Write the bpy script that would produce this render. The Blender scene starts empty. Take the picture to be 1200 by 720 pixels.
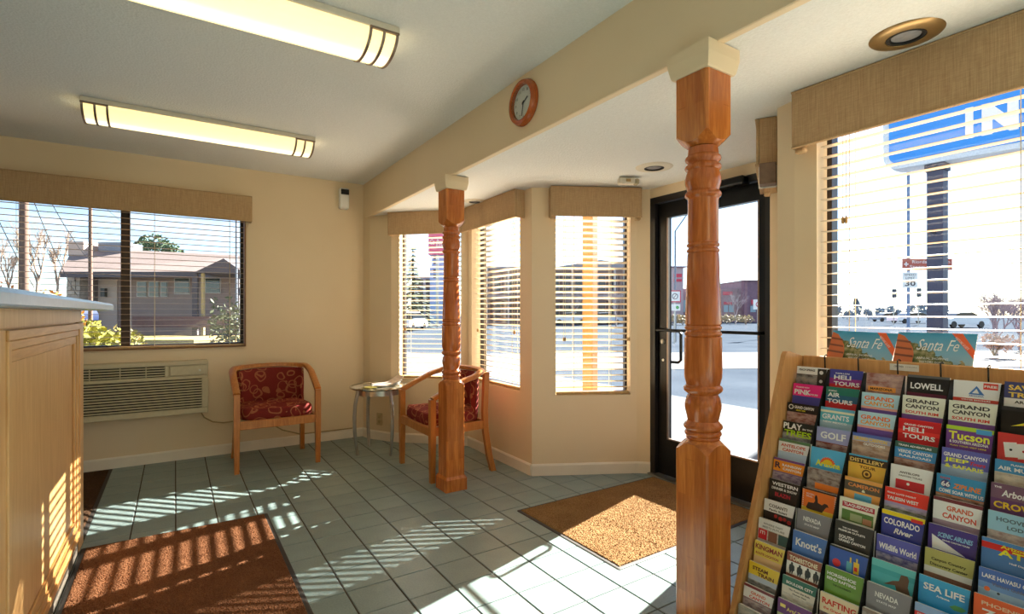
import bpy, math, random
from mathutils import Vector, Matrix
random.seed(7)
R = math.radians
C = bpy.context.scene.collection
scene = bpy.context.scene

# ------------------------------------------------------------------ camera, sky, sun, exposure
CAM_H, YAW, FPX, HY = 1.190, R(33.05), 606.2, 367.6
cam_d = bpy.data.cameras.new('camera'); cam = bpy.data.objects.new('camera', cam_d); C.objects.link(cam)
cam.location = (0, 0, CAM_H); cam.rotation_euler = (R(90), 0, -YAW)
cam_d.sensor_width = 36; cam_d.lens = FPX * 36 / 1200; cam_d.shift_y = (HY - 360) / 1200
cam_d.clip_start = .02; cam_d.clip_end = 600
scene.camera = cam
scene.view_settings.view_transform = 'Standard'; scene.view_settings.look = 'None'
scene.view_settings.gamma = 1; scene.view_settings.use_curve_mapping = False
scene.view_settings.exposure = 2.78

SUN_AZ = R(15.0)            # sun stands 15 degrees off +X towards +Y
SUN_EL = R(28.7)
w = bpy.data.worlds.new('world'); scene.world = w; w.use_nodes = True
nt = w.node_tree; nt.nodes.clear()
sky = nt.nodes.new('ShaderNodeTexSky'); sky.sky_type = 'NISHITA'; sky.sun_disc = False
sky.sun_elevation = SUN_EL; sky.sun_rotation = math.pi / 2 - SUN_AZ
sky.altitude = 2100; sky.air_density = 1.0; sky.dust_density = .7; sky.ozone_density = 1.0
tc = nt.nodes.new('ShaderNodeTexCoord'); mp = nt.nodes.new('ShaderNodeMapping'); mp.inputs['Scale'].default_value = (1, 1, 4.5)
nz = nt.nodes.new('ShaderNodeTexNoise'); nz.inputs['Scale'].default_value = 2.6; nz.inputs['Detail'].default_value = 7; nz.inputs['Roughness'].default_value = .58
rp = nt.nodes.new('ShaderNodeValToRGB'); rp.color_ramp.elements[0].position = .51; rp.color_ramp.elements[1].position = .68
rp.color_ramp.elements[1].color = (.85, .85, .85, 1)
mixc = nt.nodes.new('ShaderNodeMix'); mixc.data_type = 'RGBA'; mixc.inputs[7].default_value = (4.6, 4.8, 5.1, 1)
bg = nt.nodes.new('ShaderNodeBackground'); bg.inputs['Strength'].default_value = .05
wo = nt.nodes.new('ShaderNodeOutputWorld')
L = nt.links.new
L(tc.outputs['Generated'], mp.inputs[0]); L(mp.outputs[0], nz.inputs[0]); L(nz.outputs[0], rp.inputs[0])
L(rp.outputs[0], mixc.inputs[0]); L(sky.outputs[0], mixc.inputs[6]); L(mixc.outputs[2], bg.inputs[0]); L(bg.outputs[0], wo.inputs[0])

sun_d = bpy.data.lights.new('sun', 'SUN'); sun_d.energy = 7.0; sun_d.angle = R(.53); sun_d.color = (1, .94, .84)
sun = bpy.data.objects.new('sun', sun_d); C.objects.link(sun)
sdir = Vector((math.cos(SUN_EL) * math.cos(SUN_AZ), math.cos(SUN_EL) * math.sin(SUN_AZ), math.sin(SUN_EL)))
sun.rotation_euler = sdir.to_track_quat('Z', 'Y').to_euler(); sun.location = sdir * 40
LAMP = 0.36                   # ceiling fixtures' diffuser emission

# ------------------------------------------------------------------ helpers
def srgb(r, g=None, b=None):
    if g is None: r, g, b = r
    f = lambda v: (v / 255 / 12.92) if v / 255 <= .04045 else ((v / 255 + .055) / 1.055) ** 2.4
    return (f(r), f(g), f(b), 1)

class Nodes:
    def __init__(s, name):
        s.m = bpy.data.materials.new(name); s.m.use_nodes = True; s.t = s.m.node_tree
        s.p = s.t.nodes['Principled BSDF']
    def n(s, typ, **kw):
        o = s.t.nodes.new(typ)
        for k, v in kw.items():
            if k.startswith('i_'): o.inputs[k[2:].replace('_', ' ')].default_value = v
            else: setattr(o, k, v)
        return o
    def l(s, a, b): s.t.links.new(a, b)
    def coord(s, kind='Object', scale=(1, 1, 1), rot=(0, 0, 0)):
        c = s.n('ShaderNodeTexCoord'); m = s.n('ShaderNodeMapping'); m.inputs['Scale'].default_value = scale; m.inputs['Rotation'].default_value = rot
        s.l(c.outputs[kind], m.inputs[0]); return m.outputs[0]
    def ramp(s, fac, stops, interp='LINEAR'):
        r = s.n('ShaderNodeValToRGB'); r.color_ramp.interpolation = interp
        e = r.color_ramp.elements
        while len(e) > 1: e.remove(e[-1])
        e[0].position, e[0].color = stops[0]
        for p, c in stops[1:]:
            q = e.new(p); q.color = c
        s.l(fac, r.inputs[0]); return r.outputs[0]
    def mix(s, fac, a, b, blend='MIX'):
        m = s.n('ShaderNodeMix', data_type='RGBA', blend_type=blend)
        for i, v in ((0, fac), (6, a), (7, b)):
            if hasattr(v, 'links') or hasattr(v, 'is_linked'): s.l(v, m.inputs[i])
            else: m.inputs[i].default_value = v
        return m.outputs[2]
    def math(s, op, a, b=0.0):
        m = s.n('ShaderNodeMath', operation=op)
        for i, v in ((0, a), (1, b)):
            if hasattr(v, 'is_linked'): s.l(v, m.inputs[i])
            else: m.inputs[i].default_value = v
        return m.outputs[0]
    def bump(s, h, strength=.3, dist=.002):
        b = s.n('ShaderNodeBump'); b.inputs['Strength'].default_value = strength; b.inputs['Distance'].default_value = dist
        s.l(h, b.inputs['Height']); s.l(b.outputs[0], s.p.inputs['Normal'])
    def base(s, c):
        if hasattr(c, 'is_linked'): s.l(c, s.p.inputs['Base Color'])
        else: s.p.inputs['Base Color'].default_value = c
    def set(s, rough=.5, metal=0., spec=None):
        s.p.inputs['Roughness'].default_value = rough; s.p.inputs['Metallic'].default_value = metal
        if spec is not None: s.p.inputs['Specular IOR Level'].default_value = spec

def lum(c, k): return (min(1, c[0] * k), min(1, c[1] * k), min(1, c[2] * k), 1)
_plain = {}
def plain(rgb, rough=.5, metal=0., vary=.12, scale=40, bump=0.):
    key = (tuple(rgb), rough, metal, vary, scale, bump)
    if key in _plain: return _plain[key]
    c = srgb(rgb); N = Nodes('paint_%d_%d_%d' % tuple(rgb))
    t = N.n('ShaderNodeTexNoise', i_Scale=scale, i_Detail=3.0); N.l(N.coord(), t.inputs[0])
    N.base(N.ramp(t.outputs[0], [(.3, lum(c, 1 - vary)), (.7, lum(c, 1 + vary))])); N.set(rough, metal)
    if bump: N.bump(t.outputs[0], .4, bump)
    _plain[key] = N.m; return N.m

def mat_wall():
    N = Nodes('cream_wall_paint'); co = N.coord('Object')
    a = N.n('ShaderNodeTexNoise', i_Scale=90.0, i_Detail=4.0); N.l(co, a.inputs[0])
    b = N.n('ShaderNodeTexNoise', i_Scale=1.3, i_Detail=3.0); N.l(co, b.inputs[0])
    N.base(N.ramp(b.outputs[0], [(.3, srgb(232, 210, 175)), (.7, srgb(238, 217, 184))])); N.set(.55, spec=.35); N.bump(a.outputs[0], .25, .002); return N.m
def mat_ceiling():
    N = Nodes('textured_ceiling'); co = N.coord('Object')
    a = N.n('ShaderNodeTexNoise', i_Scale=110.0, i_Detail=5.0, i_Roughness=.7); N.l(co, a.inputs[0])
    v = N.n('ShaderNodeTexVoronoi', i_Scale=85.0); N.l(co, v.inputs[0])
    N.base(N.ramp(a.outputs[0], [(.3, srgb(230, 230, 227)), (.7, srgb(240, 240, 238))])); N.set(.75, spec=.2)
    N.bump(N.math('ADD', a.outputs[0], v.outputs[0]), .6, .0025); return N.m
def mat_wood(name, c1, c2, rough=.35, axis='Z', scale=1.0, blocks=None, bump=.1):
    N = Nodes(name)
    sc = {'X': (1.2, 14, 14), 'Y': (14, 1.2, 14), 'Z': (14, 14, 1.2)}[axis]
    co = N.coord('Object', tuple(v * scale for v in sc))
    a = N.n('ShaderNodeTexNoise', i_Scale=3.0, i_Detail=6.0, i_Roughness=.6, i_Distortion=.8); N.l(co, a.inputs[0])
    b = N.n('ShaderNodeTexNoise', i_Scale=16.0, i_Detail=3.0); N.l(co, b.inputs[0])
    f = N.math('ADD', N.math('MULTIPLY', a.outputs[0], .75), N.math('MULTIPLY', b.outputs[0], .25))
    col = N.ramp(f, [(.32, srgb(c1)), (.5, srgb([(x + y) / 2 for x, y in zip(c1, c2)])), (.66, srgb(c2))])
    if blocks:
        br = N.n('ShaderNodeTexBrick', offset=.37); br.inputs['Color1'].default_value = (.62, .54, .48, 1); br.inputs['Color2'].default_value = (1.0, 1.0, 1.0, 1)
        br.inputs['Mortar'].default_value = (.8, .75, .7, 1); br.inputs['Mortar Size'].default_value = .002
        br.inputs['Scale'].default_value = 1.0; br.inputs['Brick Width'].default_value = blocks[0]; br.inputs['Row Height'].default_value = blocks[1]; br.inputs['Bias'].default_value = .15
        c2_ = N.n('ShaderNodeTexCoord'); sx = N.n('ShaderNodeSeparateXYZ'); N.l(c2_.outputs['Object'], sx.inputs[0])
        cb = N.n('ShaderNodeCombineXYZ'); N.l(sx.outputs[2], cb.inputs[0])
        N.l(N.math('ADD', N.math('ADD', sx.outputs[0], N.math('MULTIPLY', sx.outputs[1], 1.0)), 3.0), cb.inputs[1])
        N.l(cb.outputs[0], br.inputs[0]); col = N.mix(.8, col, br.outputs[0], 'MULTIPLY')
    N.base(col); N.set(rough); N.bump(f, bump, .002); return N.m
def mat_weave():
    N = Nodes('tan_woven_valance_fabric')
    a = N.n('ShaderNodeTexNoise', i_Scale=1.0, i_Detail=4.0, i_Roughness=.7); N.l(N.coord('Object', (320, 320, 9)), a.inputs[0])
    b = N.n('ShaderNodeTexNoise', i_Scale=1.0, i_Detail=2.0); N.l(N.coord('Object', (30, 30, 380)), b.inputs[0])
    f = N.math('ADD', N.math('MULTIPLY', a.outputs[0], .7), N.math('MULTIPLY', b.outputs[0], .3))
    N.base(N.ramp(f, [(.3, srgb(166, 134, 98)), (.7, srgb(208, 177, 138))])); N.set(.9, spec=.1); N.bump(f, .3, .001); return N.m
def mat_tile():
    N = Nodes('grey_green_ceramic_tile'); co = N.coord('Object')
    oi = N.n('ShaderNodeObjectInfo'); a = N.n('ShaderNodeTexNoise', i_Scale=130.0, i_Detail=4.0); N.l(co, a.inputs[0])
    b = N.n('ShaderNodeTexNoise', i_Scale=7.0, i_Detail=3.0); N.l(co, b.inputs[0])
    f = N.math('ADD', N.math('MULTIPLY', a.outputs[0], .5), N.math('ADD', N.math('MULTIPLY', b.outputs[0], .35), N.math('MULTIPLY', oi.outputs['Random'], .15)))
    N.base(N.ramp(f, [(.3, srgb(112, 130, 130)), (.75, srgb(144, 160, 157))])); N.set(.38); N.bump(a.outputs[0], .12, .001); return N.m
def mat_carpet(c1, c2):
    N = Nodes('mat_pile'); co = N.coord('Object')
    a = N.n('ShaderNodeTexNoise', i_Scale=330.0, i_Detail=3.0); N.l(co, a.inputs[0])
    b = N.n('ShaderNodeTexNoise', i_Scale=6.0, i_Detail=3.0); N.l(co, b.inputs[0])
    f = N.math('ADD', N.math('MULTIPLY', a.outputs[0], .8), N.math('MULTIPLY', b.outputs[0], .2))
    N.base(N.ramp(f, [(.35, srgb(c1)), (.65, srgb(c2))])); N.set(.95, spec=.05); N.bump(a.outputs[0], .7, .004); return N.m
def mat_loops():
    N = Nodes('red_upholstery_with_tan_loops')
    co = N.coord('Object', (1, 1, 1))
    d = N.n('ShaderNodeTexNoise', i_Scale=9.0, i_Detail=1.0); N.l(co, d.inputs[0])
    mv = N.n('ShaderNodeVectorMath', operation='MULTIPLY_ADD'); N.l(d.outputs[1], mv.inputs[0]); mv.inputs[1].default_value = (.07, .07, .07); N.l(co, mv.inputs[2])
    rings = None
    for sc, r0, off in ((9.0, .40, (0, 0, 0)), (11.0, .42, (.37, .21, .53))):
        ad = N.n('ShaderNodeVectorMath', operation='ADD'); N.l(mv.outputs[0], ad.inputs[0]); ad.inputs[1].default_value = off
        v = N.n('ShaderNodeTexVoronoi', i_Scale=sc, i_Randomness=.85); N.l(ad.outputs[0], v.inputs[0])
        q = N.math('LESS_THAN', N.math('ABSOLUTE', N.math('SUBTRACT', v.outputs['Distance'], r0)), .04)
        rings = q if rings is None else N.math('MAXIMUM', rings, q)
    f = N.n('ShaderNodeTexNoise', i_Scale=400.0, i_Detail=2.0); N.l(co, f.inputs[0])
    N.base(N.mix(N.math('MULTIPLY', rings, .65), N.ramp(f.outputs[0], [(.3, srgb(108, 32, 28)), (.7, srgb(132, 46, 38))]), srgb(180, 118, 78)))
    N.set(.85, spec=.15); N.bump(f.outputs[0], .3, .001); return N.m
def mat_glass():
    N = Nodes('window_glass'); N.t.nodes.remove(N.p); out = [n for n in N.t.nodes if n.type == 'OUTPUT_MATERIAL'][0]
    tr = N.n('ShaderNodeBsdfTransparent'); tr.inputs[0].default_value = (.95, .97, .97, 1); gl = N.n('ShaderNodeBsdfGlossy'); gl.inputs['Roughness'].default_value = .0
    lw = N.n('ShaderNodeLayerWeight'); lw.inputs[0].default_value = .5
    pw = N.math('ADD', N.math('MULTIPLY', N.math('POWER', lw.outputs['Facing'], 5.0), .6), .02); mx = N.n('ShaderNodeMixShader')
    N.l(pw, mx.inputs[0]); N.l(tr.outputs[0], mx.inputs[1]); N.l(gl.outputs[0], mx.inputs[2]); N.l(mx.outputs[0], out.inputs[0]); return N.m
def mat_slat(c, tr=.30):
    N = Nodes('blind_slat'); out = [n for n in N.t.nodes if n.type == 'OUTPUT_MATERIAL'][0]
    a = N.n('ShaderNodeTexNoise', i_Scale=25.0); N.l(N.coord('Object', (1, 20, 20)), a.inputs[0])
    N.base(N.ramp(a.outputs[0], [(.3, lum(srgb(c), .95)), (.7, srgb(c))])); N.set(.4)
    tl = N.n('ShaderNodeBsdfTranslucent'); tl.inputs[0].default_value = lum(srgb(236, 196, 120), .9)
    mx = N.n('ShaderNodeMixShader'); mx.inputs[0].default_value = tr
    N.l(N.p.outputs[0], mx.inputs[1]); N.l(tl.outputs[0], mx.inputs[2]); N.l(mx.outputs[0], out.inputs[0]); return N.m
def mat_diffuser():
    N = Nodes('lit_acrylic_diffuser'); N.base(srgb(250, 240, 214)); N.set(.35)
    c = N.n('ShaderNodeTexCoord'); x = N.n('ShaderNodeSeparateXYZ'); N.l(c.outputs['Object'], x.inputs[0])     # tube runs behind the middle of the acrylic
    g = N.math('ADD', N.math('MULTIPLY', x.outputs[1], 3.4), .5)
    N.l(N.ramp(g, [(.0, (.50, .36, .13, 1)), (.3, (.70, .54, .22, 1)), (.5, (1, .92, .62, 1)), (.7, (.70, .54, .22, 1)), (1, (.50, .36, .13, 1))]), N.p.inputs['Emission Color']); N.p.inputs['Emission Strength'].default_value = LAMP; return N.m
def mat_leaf(name, c1, c2):
    N = Nodes(name); a = N.n('ShaderNodeTexNoise', i_Scale=9.0, i_Detail=4.0); N.l(N.coord(), a.inputs[0])
    N.base(N.ramp(a.outputs[0], [(.3, srgb(c1)), (.7, srgb(c2))])); N.set(.7); return N.m
def mat_ground():
    N = Nodes('pale_asphalt'); co = N.coord()
    a = N.n('ShaderNodeTexNoise', i_Scale=.5, i_Detail=6.0); N.l(co, a.inputs[0]); b = N.n('ShaderNodeTexNoise', i_Scale=30.0, i_Detail=4.0); N.l(co, b.inputs[0])
    f = N.math('ADD', N.math('MULTIPLY', a.outputs[0], .6), N.math('MULTIPLY', b.outputs[0], .4))
    N.base(N.ramp(f, [(.3, srgb(62, 70, 82)), (.7, srgb(84, 92, 103))])); N.set(.95, spec=.0); N.bump(b.outputs[0], .3, .01); return N.m
def mat_bands(name, bands, pic=0.0, pscale=60, tint=(90, 70, 60)):
    """flat print of a cover: bands from its top edge down (metres), optional printed picture blotches in some bands"""
    N = Nodes(name); c = N.n('ShaderNodeTexCoord'); s = N.n('ShaderNodeSeparateXYZ'); N.l(c.outputs['Object'], s.inputs[0])
    H = .14
    f = N.math('ADD', N.math('DIVIDE', s.outputs[2], H), 1.0)        # 1 at the top edge
    st = []; lo = 0.0
    tops = [b[0] for b in bands]; cols = [tuple(min(250, v * 1.12) for v in b[1]) for b in bands]
    for i in range(len(bands) - 1, -1, -1):
        bot = tops[i + 1] if i + 1 < len(bands) else H
        st.append((max(0, 1 - bot / H), srgb(cols[i])))
    col = N.ramp(f, st, 'CONSTANT')
    if pic:
        z = N.n('ShaderNodeTexNoise', i_Scale=float(pscale) * .42, i_Detail=3.5, i_Roughness=.6); mpn = N.n('ShaderNodeMapping'); mpn.inputs['Scale'].default_value = (1, 1, 2.0); mpn.inputs['Location'].default_value = (len(name) * .1 + tint[0] * .37, 0, pscale * .11); N.l(c.outputs['Object'], mpn.inputs[0]); N.l(mpn.outputs[0], z.inputs[0])
        g = N.ramp(z.outputs[0], [(.36, srgb(tint)), (.5, (.5, .5, .5, 1)), (.64, srgb(235, 225, 210))])
        m = N.math('LESS_THAN', s.outputs[2], -pic)
        col = N.mix(N.math('MULTIPLY', m, .42), col, g)
    N.base(col); N.set(.32); return N.m

class MB:
    def __init__(s): s.v = []; s.f = []
    def add(s, vs, fs, M=None):
        o = len(s.v)
        s.v += [tuple(M @ Vector(v)) if M is not None else tuple(v) for v in vs]
        s.f += [tuple(i + o for i in f) for f in fs]; return s
    def box(s, x0, x1, y0, y1, z0, z1, M=None):
        return s.add([(x0, y0, z0), (x1, y0, z0), (x1, y1, z0), (x0, y1, z0), (x0, y0, z1), (x1, y0, z1), (x1, y1, z1), (x0, y1, z1)],
                     [(0, 3, 2, 1), (4, 5, 6, 7), (0, 1, 5, 4), (1, 2, 6, 5), (2, 3, 7, 6), (3, 0, 4, 7)], M)
    def bbox(s, x0, x1, y0, y1, z0, z1, b=.004, M=None):
        """box with chamfered edges"""
        vs = []
        for z, i in ((z0, b), (z0 + b, 0), (z1 - b, 0), (z1, b)):
            vs += [(x0 + b, y0 + i, z), (x1 - b, y0 + i, z), (x1 - i, y0 + b, z), (x1 - i, y1 - b, z), (x1 - b, y1 - i, z), (x0 + b, y1 - i, z), (x0 + i, y1 - b, z), (x0 + i, y0 + b, z)]
        fs = [tuple(range(7, -1, -1)), tuple(range(24, 32))]
        for k in range(3):
            for j in range(8): fs.append((k * 8 + j, k * 8 + (j + 1) % 8, k * 8 + 8 + (j + 1) % 8, k * 8 + 8 + j))
        return s.add(vs, fs, M)
    def prism(s, poly, h0, h1, axis='Z', M=None):
        n = len(poly)
        mk = {'Z': lambda p, h: (p[0], p[1], h), 'Y': lambda p, h: (p[0], h, p[1]), 'X': lambda p, h: (h, p[0], p[1])}[axis]
        vs = [mk(p, h0) for p in poly] + [mk(p, h1) for p in poly]
        fs = [tuple(range(n - 1, -1, -1)), tuple(range(n, 2 * n))] + [(i, (i + 1) % n, n + (i + 1) % n, n + i) for i in range(n)]
        return s.add(vs, fs, M)
    def lathe(s, prof, seg=24, M=None, cap=True):
        vs = []; n = len(prof)
        for r, z in prof:
            for k in range(seg):
                a = 2 * math.pi * k / seg; vs.append((r * math.cos(a), r * math.sin(a), z))
        fs = [(i * seg + k, i * seg + (k + 1) % seg, (i + 1) * seg + (k + 1) % seg, (i + 1) * seg + k) for i in range(n - 1) for k in range(seg)]
        if cap:
            fs.append(tuple(range(seg - 1, -1, -1))); fs.append(tuple(range((n - 1) * seg, n * seg)))
        return s.add(vs, fs, M)
    def tube(s, pts, r, seg=8, M=None, flat=1.0, cap=True):
        pts = [Vector(p) for p in pts]; n = len(pts); rr = r if isinstance(r, (list, tuple)) else [r] * n
        vs = []; up = Vector((0, 0, 1)); prev = None
        for i, p in enumerate(pts):
            t = (pts[min(i + 1, n - 1)] - pts[max(i - 1, 0)]).normalized()
            if prev is None:
                a = t.cross(up if abs(t.z) < .95 else Vector((1, 0, 0))).normalized()
            else:
                a = (prev - t * prev.dot(t)).normalized()
            prev = a; b = t.cross(a)
            for k in range(seg):
                g = 2 * math.pi * (k + .5) / seg; vs.append(tuple(p + a * (rr[i] * math.cos(g)) + b * (rr[i] * flat * math.sin(g))))
        fs = [(i * seg + k, i * seg + (k + 1) % seg, (i + 1) * seg + (k + 1) % seg, (i + 1) * seg + k) for i in range(n - 1) for k in range(seg)]
        if cap: fs.append(tuple(range(seg - 1, -1, -1))); fs.append(tuple(range((n - 1) * seg, n * seg)))
        return s.add(vs, fs, M)
    def sweep(s, secs, closed=False, caps=True):
        """secs: list of rings (same count)"""
        n = len(secs[0]); vs = [p for q in secs for p in q]; m = len(secs)
        fs = [(i * n + k, i * n + (k + 1) % n, (i + 1) * n + (k + 1) % n, (i + 1) * n + k) for i in range(m - 1) for k in range(n)]
        if caps: fs += [tuple(range(n - 1, -1, -1)), tuple(range((m - 1) * n, m * n))]
        return s.add(vs, fs)
    def mesh(s, name, mat, smooth=False):
        me = bpy.data.meshes.new(name); me.from_pydata(s.v, [], s.f); me.validate(); me.update()
        import bmesh
        bm = bmesh.new(); bm.from_mesh(me); bmesh.ops.recalc_face_normals(bm, faces=bm.faces[:]); bm.to_mesh(me); bm.free()
        if mat: me.materials.append(mat)
        if smooth:
            for p in me.polygons: p.use_smooth = True
            try: me.set_sharp_from_angle(angle=R(38))
            except Exception: pass
        return me
    def build(s, name, mat, parent=None, smooth=False, loc=None, rot=None):
        return ob(name, s.mesh(name, mat, smooth), parent, loc, rot)
def ob(name, me, parent=None, loc=None, rot=None):
    o = bpy.data.objects.new(name, me); C.objects.link(o)
    if parent: o.parent = parent
    if loc: o.location = loc
    if rot: o.rotation_euler = rot
    return o
def empty(name, loc=(0, 0, 0), rz=0.):
    o = bpy.data.objects.new(name, None); C.objects.link(o); o.location = loc; o.rotation_euler = (0, 0, rz); o.empty_display_size = .1; return o
def tag(o, label=None, cat=None, group=None, kind=None):
    if label: o['label'] = label
    if cat: o['category'] = cat
    if group: o['group'] = group
    if kind: o['kind'] = kind
    return o
def thing(name, label, cat, loc=(0, 0, 0), rz=0., group=None): return tag(empty(name, loc, rz), label, cat, group)

TEXTQ = []
def text(parent, body, x0, x1, zc, h, mat, y=-.001, name='lettering', shear=0., bold=.0, roll=0.):
    """queue lettering that fills x0..x1 and height h around zc on the parent's front (-Y) side"""
    TEXTQ.append((parent, body, x0, x1, zc, h, mat, y, name, shear, bold, roll))
def flush_text():
    tmp = []
    for q in TEXTQ:
        cu = bpy.data.curves.new('lettering', 'FONT'); cu.body = q[1]; cu.size = 1; cu.shear = q[9]; cu.offset = q[10]; cu.resolution_u = 2
        o = bpy.data.objects.new('lettering_tmp', cu); C.objects.link(o); tmp.append(o)
    bpy.context.view_layer.update(); dg = bpy.context.evaluated_depsgraph_get()
    for o, q in zip(tmp, TEXTQ):
        parent, body, x0, x1, zc, h, mat, y, name, shear, bold, roll = q
        me = bpy.data.meshes.new_from_object(o.evaluated_get(dg)); me.name = name
        xs = [v.co.x for v in me.vertices]; ys = [v.co.y for v in me.vertices]
        if not xs: continue
        ax, bx, ay, by = min(xs), max(xs), min(ys), max(ys); cx = (x0 + x1) / 2
        for v in me.vertices:
            lx = (v.co.x - ax) / max(1e-6, bx - ax) * (x1 - x0) - (x1 - x0) / 2; lz = (v.co.y - ay) / max(1e-6, by - ay) * h - h / 2
            cr, sr = math.cos(roll), math.sin(roll)
            v.co = (cx + lx * cr - lz * sr, y, zc + lx * sr + lz * cr)
        me.materials.clear(); me.materials.append(mat); ob(name, me, parent)
    for o in tmp:
        cu = o.data; bpy.data.objects.remove(o); bpy.data.curves.remove(cu)

# ------------------------------------------------------------------ materials
M_wall = mat_wall(); M_ceil = mat_ceiling(); M_weave = mat_weave(); M_tile = mat_tile(); M_glass = mat_glass(); M_loops = mat_loops(); M_diff = mat_diffuser()
M_grout = plain((66, 58, 48), .9); M_base = plain((240, 230, 214), .5, vary=.03, scale=6); M_bronze = plain((52, 42, 38), .35, .3); M_black = plain((28, 28, 31), .35)
M_blackmetal = plain((24, 25, 28), .3, .5); M_slat = mat_slat((248, 242, 226)); M_rail = plain((196, 158, 104), .45); M_cord = plain((214, 196, 160), .8)
M_post = mat_wood('red_brown_varnished_post', (178, 92, 34), (222, 138, 64), .22, 'Z', 1.0, (.34, .036), .04)
M_turn = mat_wood('red_brown_varnished_turning', (166, 80, 32), (208, 118, 56), .16, 'Z', 1.0, None, .04)
M_chairwood = mat_wood('honey_chair_wood', (168, 98, 42), (205, 138, 70), .3, 'Z', 1.6, None, .05)
M_oak = mat_wood('pale_oak_veneer', (205, 152, 92), (228, 182, 122), .38, 'Z', .9, None, .05)
M_oakrail = mat_wood('oak_moulding_y', (190, 134, 74), (222, 170, 106), .35, 'Y', 1.0, None, .06)
M_rackwood = mat_wood('rack_birch', (196, 140, 84), (222, 170, 110), .4, 'Z', 1.0, None, .04)
M_casing = plain((132, 92, 58), .5); M_white = plain((238, 236, 230), .4, vary=.03); M_offwhite = plain((225, 215, 196), .5, vary=.04)
M_nickel = plain((150, 132, 118), .35, .85, .05); M_steel = plain((178, 176, 172), .3, .9, .05); M_ac = plain((205, 192, 160), .55, vary=.04)
M_dark = plain((16, 15, 15), .7); M_paper = plain((236, 233, 226), .6, vary=.03); M_clockwood = mat_wood('clock_rim_wood', (150, 66, 22), (196, 100, 40), .25, 'Z', 4, None, .03)
M_brass = plain((170, 142, 98), .35, .8, .06)

# ------------------------------------------------------------------ room shell
H_MAIN, H_ALC, XB = 2.44, 2.11, 1.53
WP = [(-3.2, -5.0), (-3.2, 5.0), (1.53, 5.0), (1.552, 4.87), (1.68, 4.64), (2.21, 4.12), (2.19, 3.10), (2.89, 2.73), (2.96, 2.665), (2.96, 1.69), (2.27, 1.30), (2.245, 1.21), (2.245, -.40), (2.245, -5.0)]
NAMES = ['left', 'back', 'pilaster', 'corner', 'bay_far', 'bay_middle', 'bay_near', 'door_return', 'door', 'bay_hidden', 'window_return', 'right', 'right_rear', 'front']
TH = .15
def nrm(a, b):
    d = Vector((b[0] - a[0], b[1] - a[1])).normalized(); return d, Vector((-d.y, d.x))
nP = len(WP); OUT = []
for i in range(nP):
    _, n1 = nrm(WP[i - 1], WP[i]); _, n2 = nrm(WP[i], WP[(i + 1) % nP])
    m = (n1 + n2) / max(.35, 1 + n1.dot(n2)); OUT.append(Vector(WP[i]) + m * TH)
OPEN = {1: [(1.3, 3.71, .905, 2.12)], 4: [(.08, .675, .59, 2.05)], 5: [(.07, .86, .60, 2.05)], 6: [(.177, .742, .585, 2.05)], 8: [(0., .925, 0., 2.045)], 9: [(.06, .62, .585, 2.05)], 11: [(.093, 1.42, .59, 2.05)], 12: [(.20, 4.40, .20, 2.08)]}
WALLS = {}
for i in range(nP):
    A, B = Vector(WP[i]), Vector(WP[(i + 1) % nP]); a, b = OUT[i], OUT[(i + 1) % nP]; d, n = nrm(A, B); Ls = (B - A).length
    m = MB()
    def quad(s0, s1, z0, z1):
        p0 = A + d * s0; p1 = A + d * s1
        q0 = a if s0 <= 0 else p0 + n * TH; q1 = b if s1 >= Ls else p1 + n * TH
        m.prism([tuple(p0), tuple(p1), tuple(q1), tuple(q0)], z0, z1)
    top = 2.5
    if i in OPEN:
        s0, s1, z0, z1 = OPEN[i][0]
        if s0 > 0: quad(0, s0, -.1, top)
        if s1 < Ls: quad(s1, Ls, -.1, top)
        if z0 > 0: quad(s0, s1, -.1, z0)
        quad(s0, s1, z1, top)
    else: quad(0, Ls, -.1, top)
    WALLS[i] = tag(m.build('wall_' + NAMES[i], M_wall), kind='structure')
# ceilings, soffit beam
m = MB(); m.prism([(-3.3, -5.1), (XB + .02, -5.1), (XB + .02, 5.1), (-3.3, 5.1)], H_MAIN, H_MAIN + .1); tag(m.build('ceiling', M_ceil), kind='structure')
m = MB(); m.box(XB, XB + .035, -5.0, 5.0, H_ALC, H_MAIN + .01); tag(m.build('wall_beam', M_wall), kind='structure')
m = MB(); m.prism([(XB + .035, -5.0)] + [(XB + .035, 4.95)] + [tuple((Vector(WP[k]) + OUT[k]) / 2) for k in range(3, 14)], H_ALC + .004, H_ALC + .12); tag(m.build('ceiling', M_ceil), kind='structure')
m = MB(); m.tube([(XB + .002, -5.0, H_ALC + .002), (XB + .002, 4.88, H_ALC + .002)], .006, 6); tag(m.build('trim_1', M_wall), kind='structure')
# baseboards
def baseboard(i, name, s0=0., s1=None, h=.085):
    A, B = Vector(WP[i]), Vector(WP[(i + 1) % nP]); d, n = nrm(A, B); Ls = (B - A).length; s1 = Ls if s1 is None else s1
    m = MB(); m.prism([(-.012, 0), (0, 0), (0, h), (-.005, h), (-.012, h - .012)], s0, s1, 'X')
    # profile lies in (y,z): y negative is into the room
    o = m.build('baseboard_' + name, M_base, None, False, (A.x, A.y, 0), (0, 0, math.atan2(d.y, d.x))); tag(o, kind='structure')
for i in (1, 2, 3, 4, 5, 6, 7, 9, 10, 11): baseboard(i, NAMES[i])
baseboard(8, 'door', .93)

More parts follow.
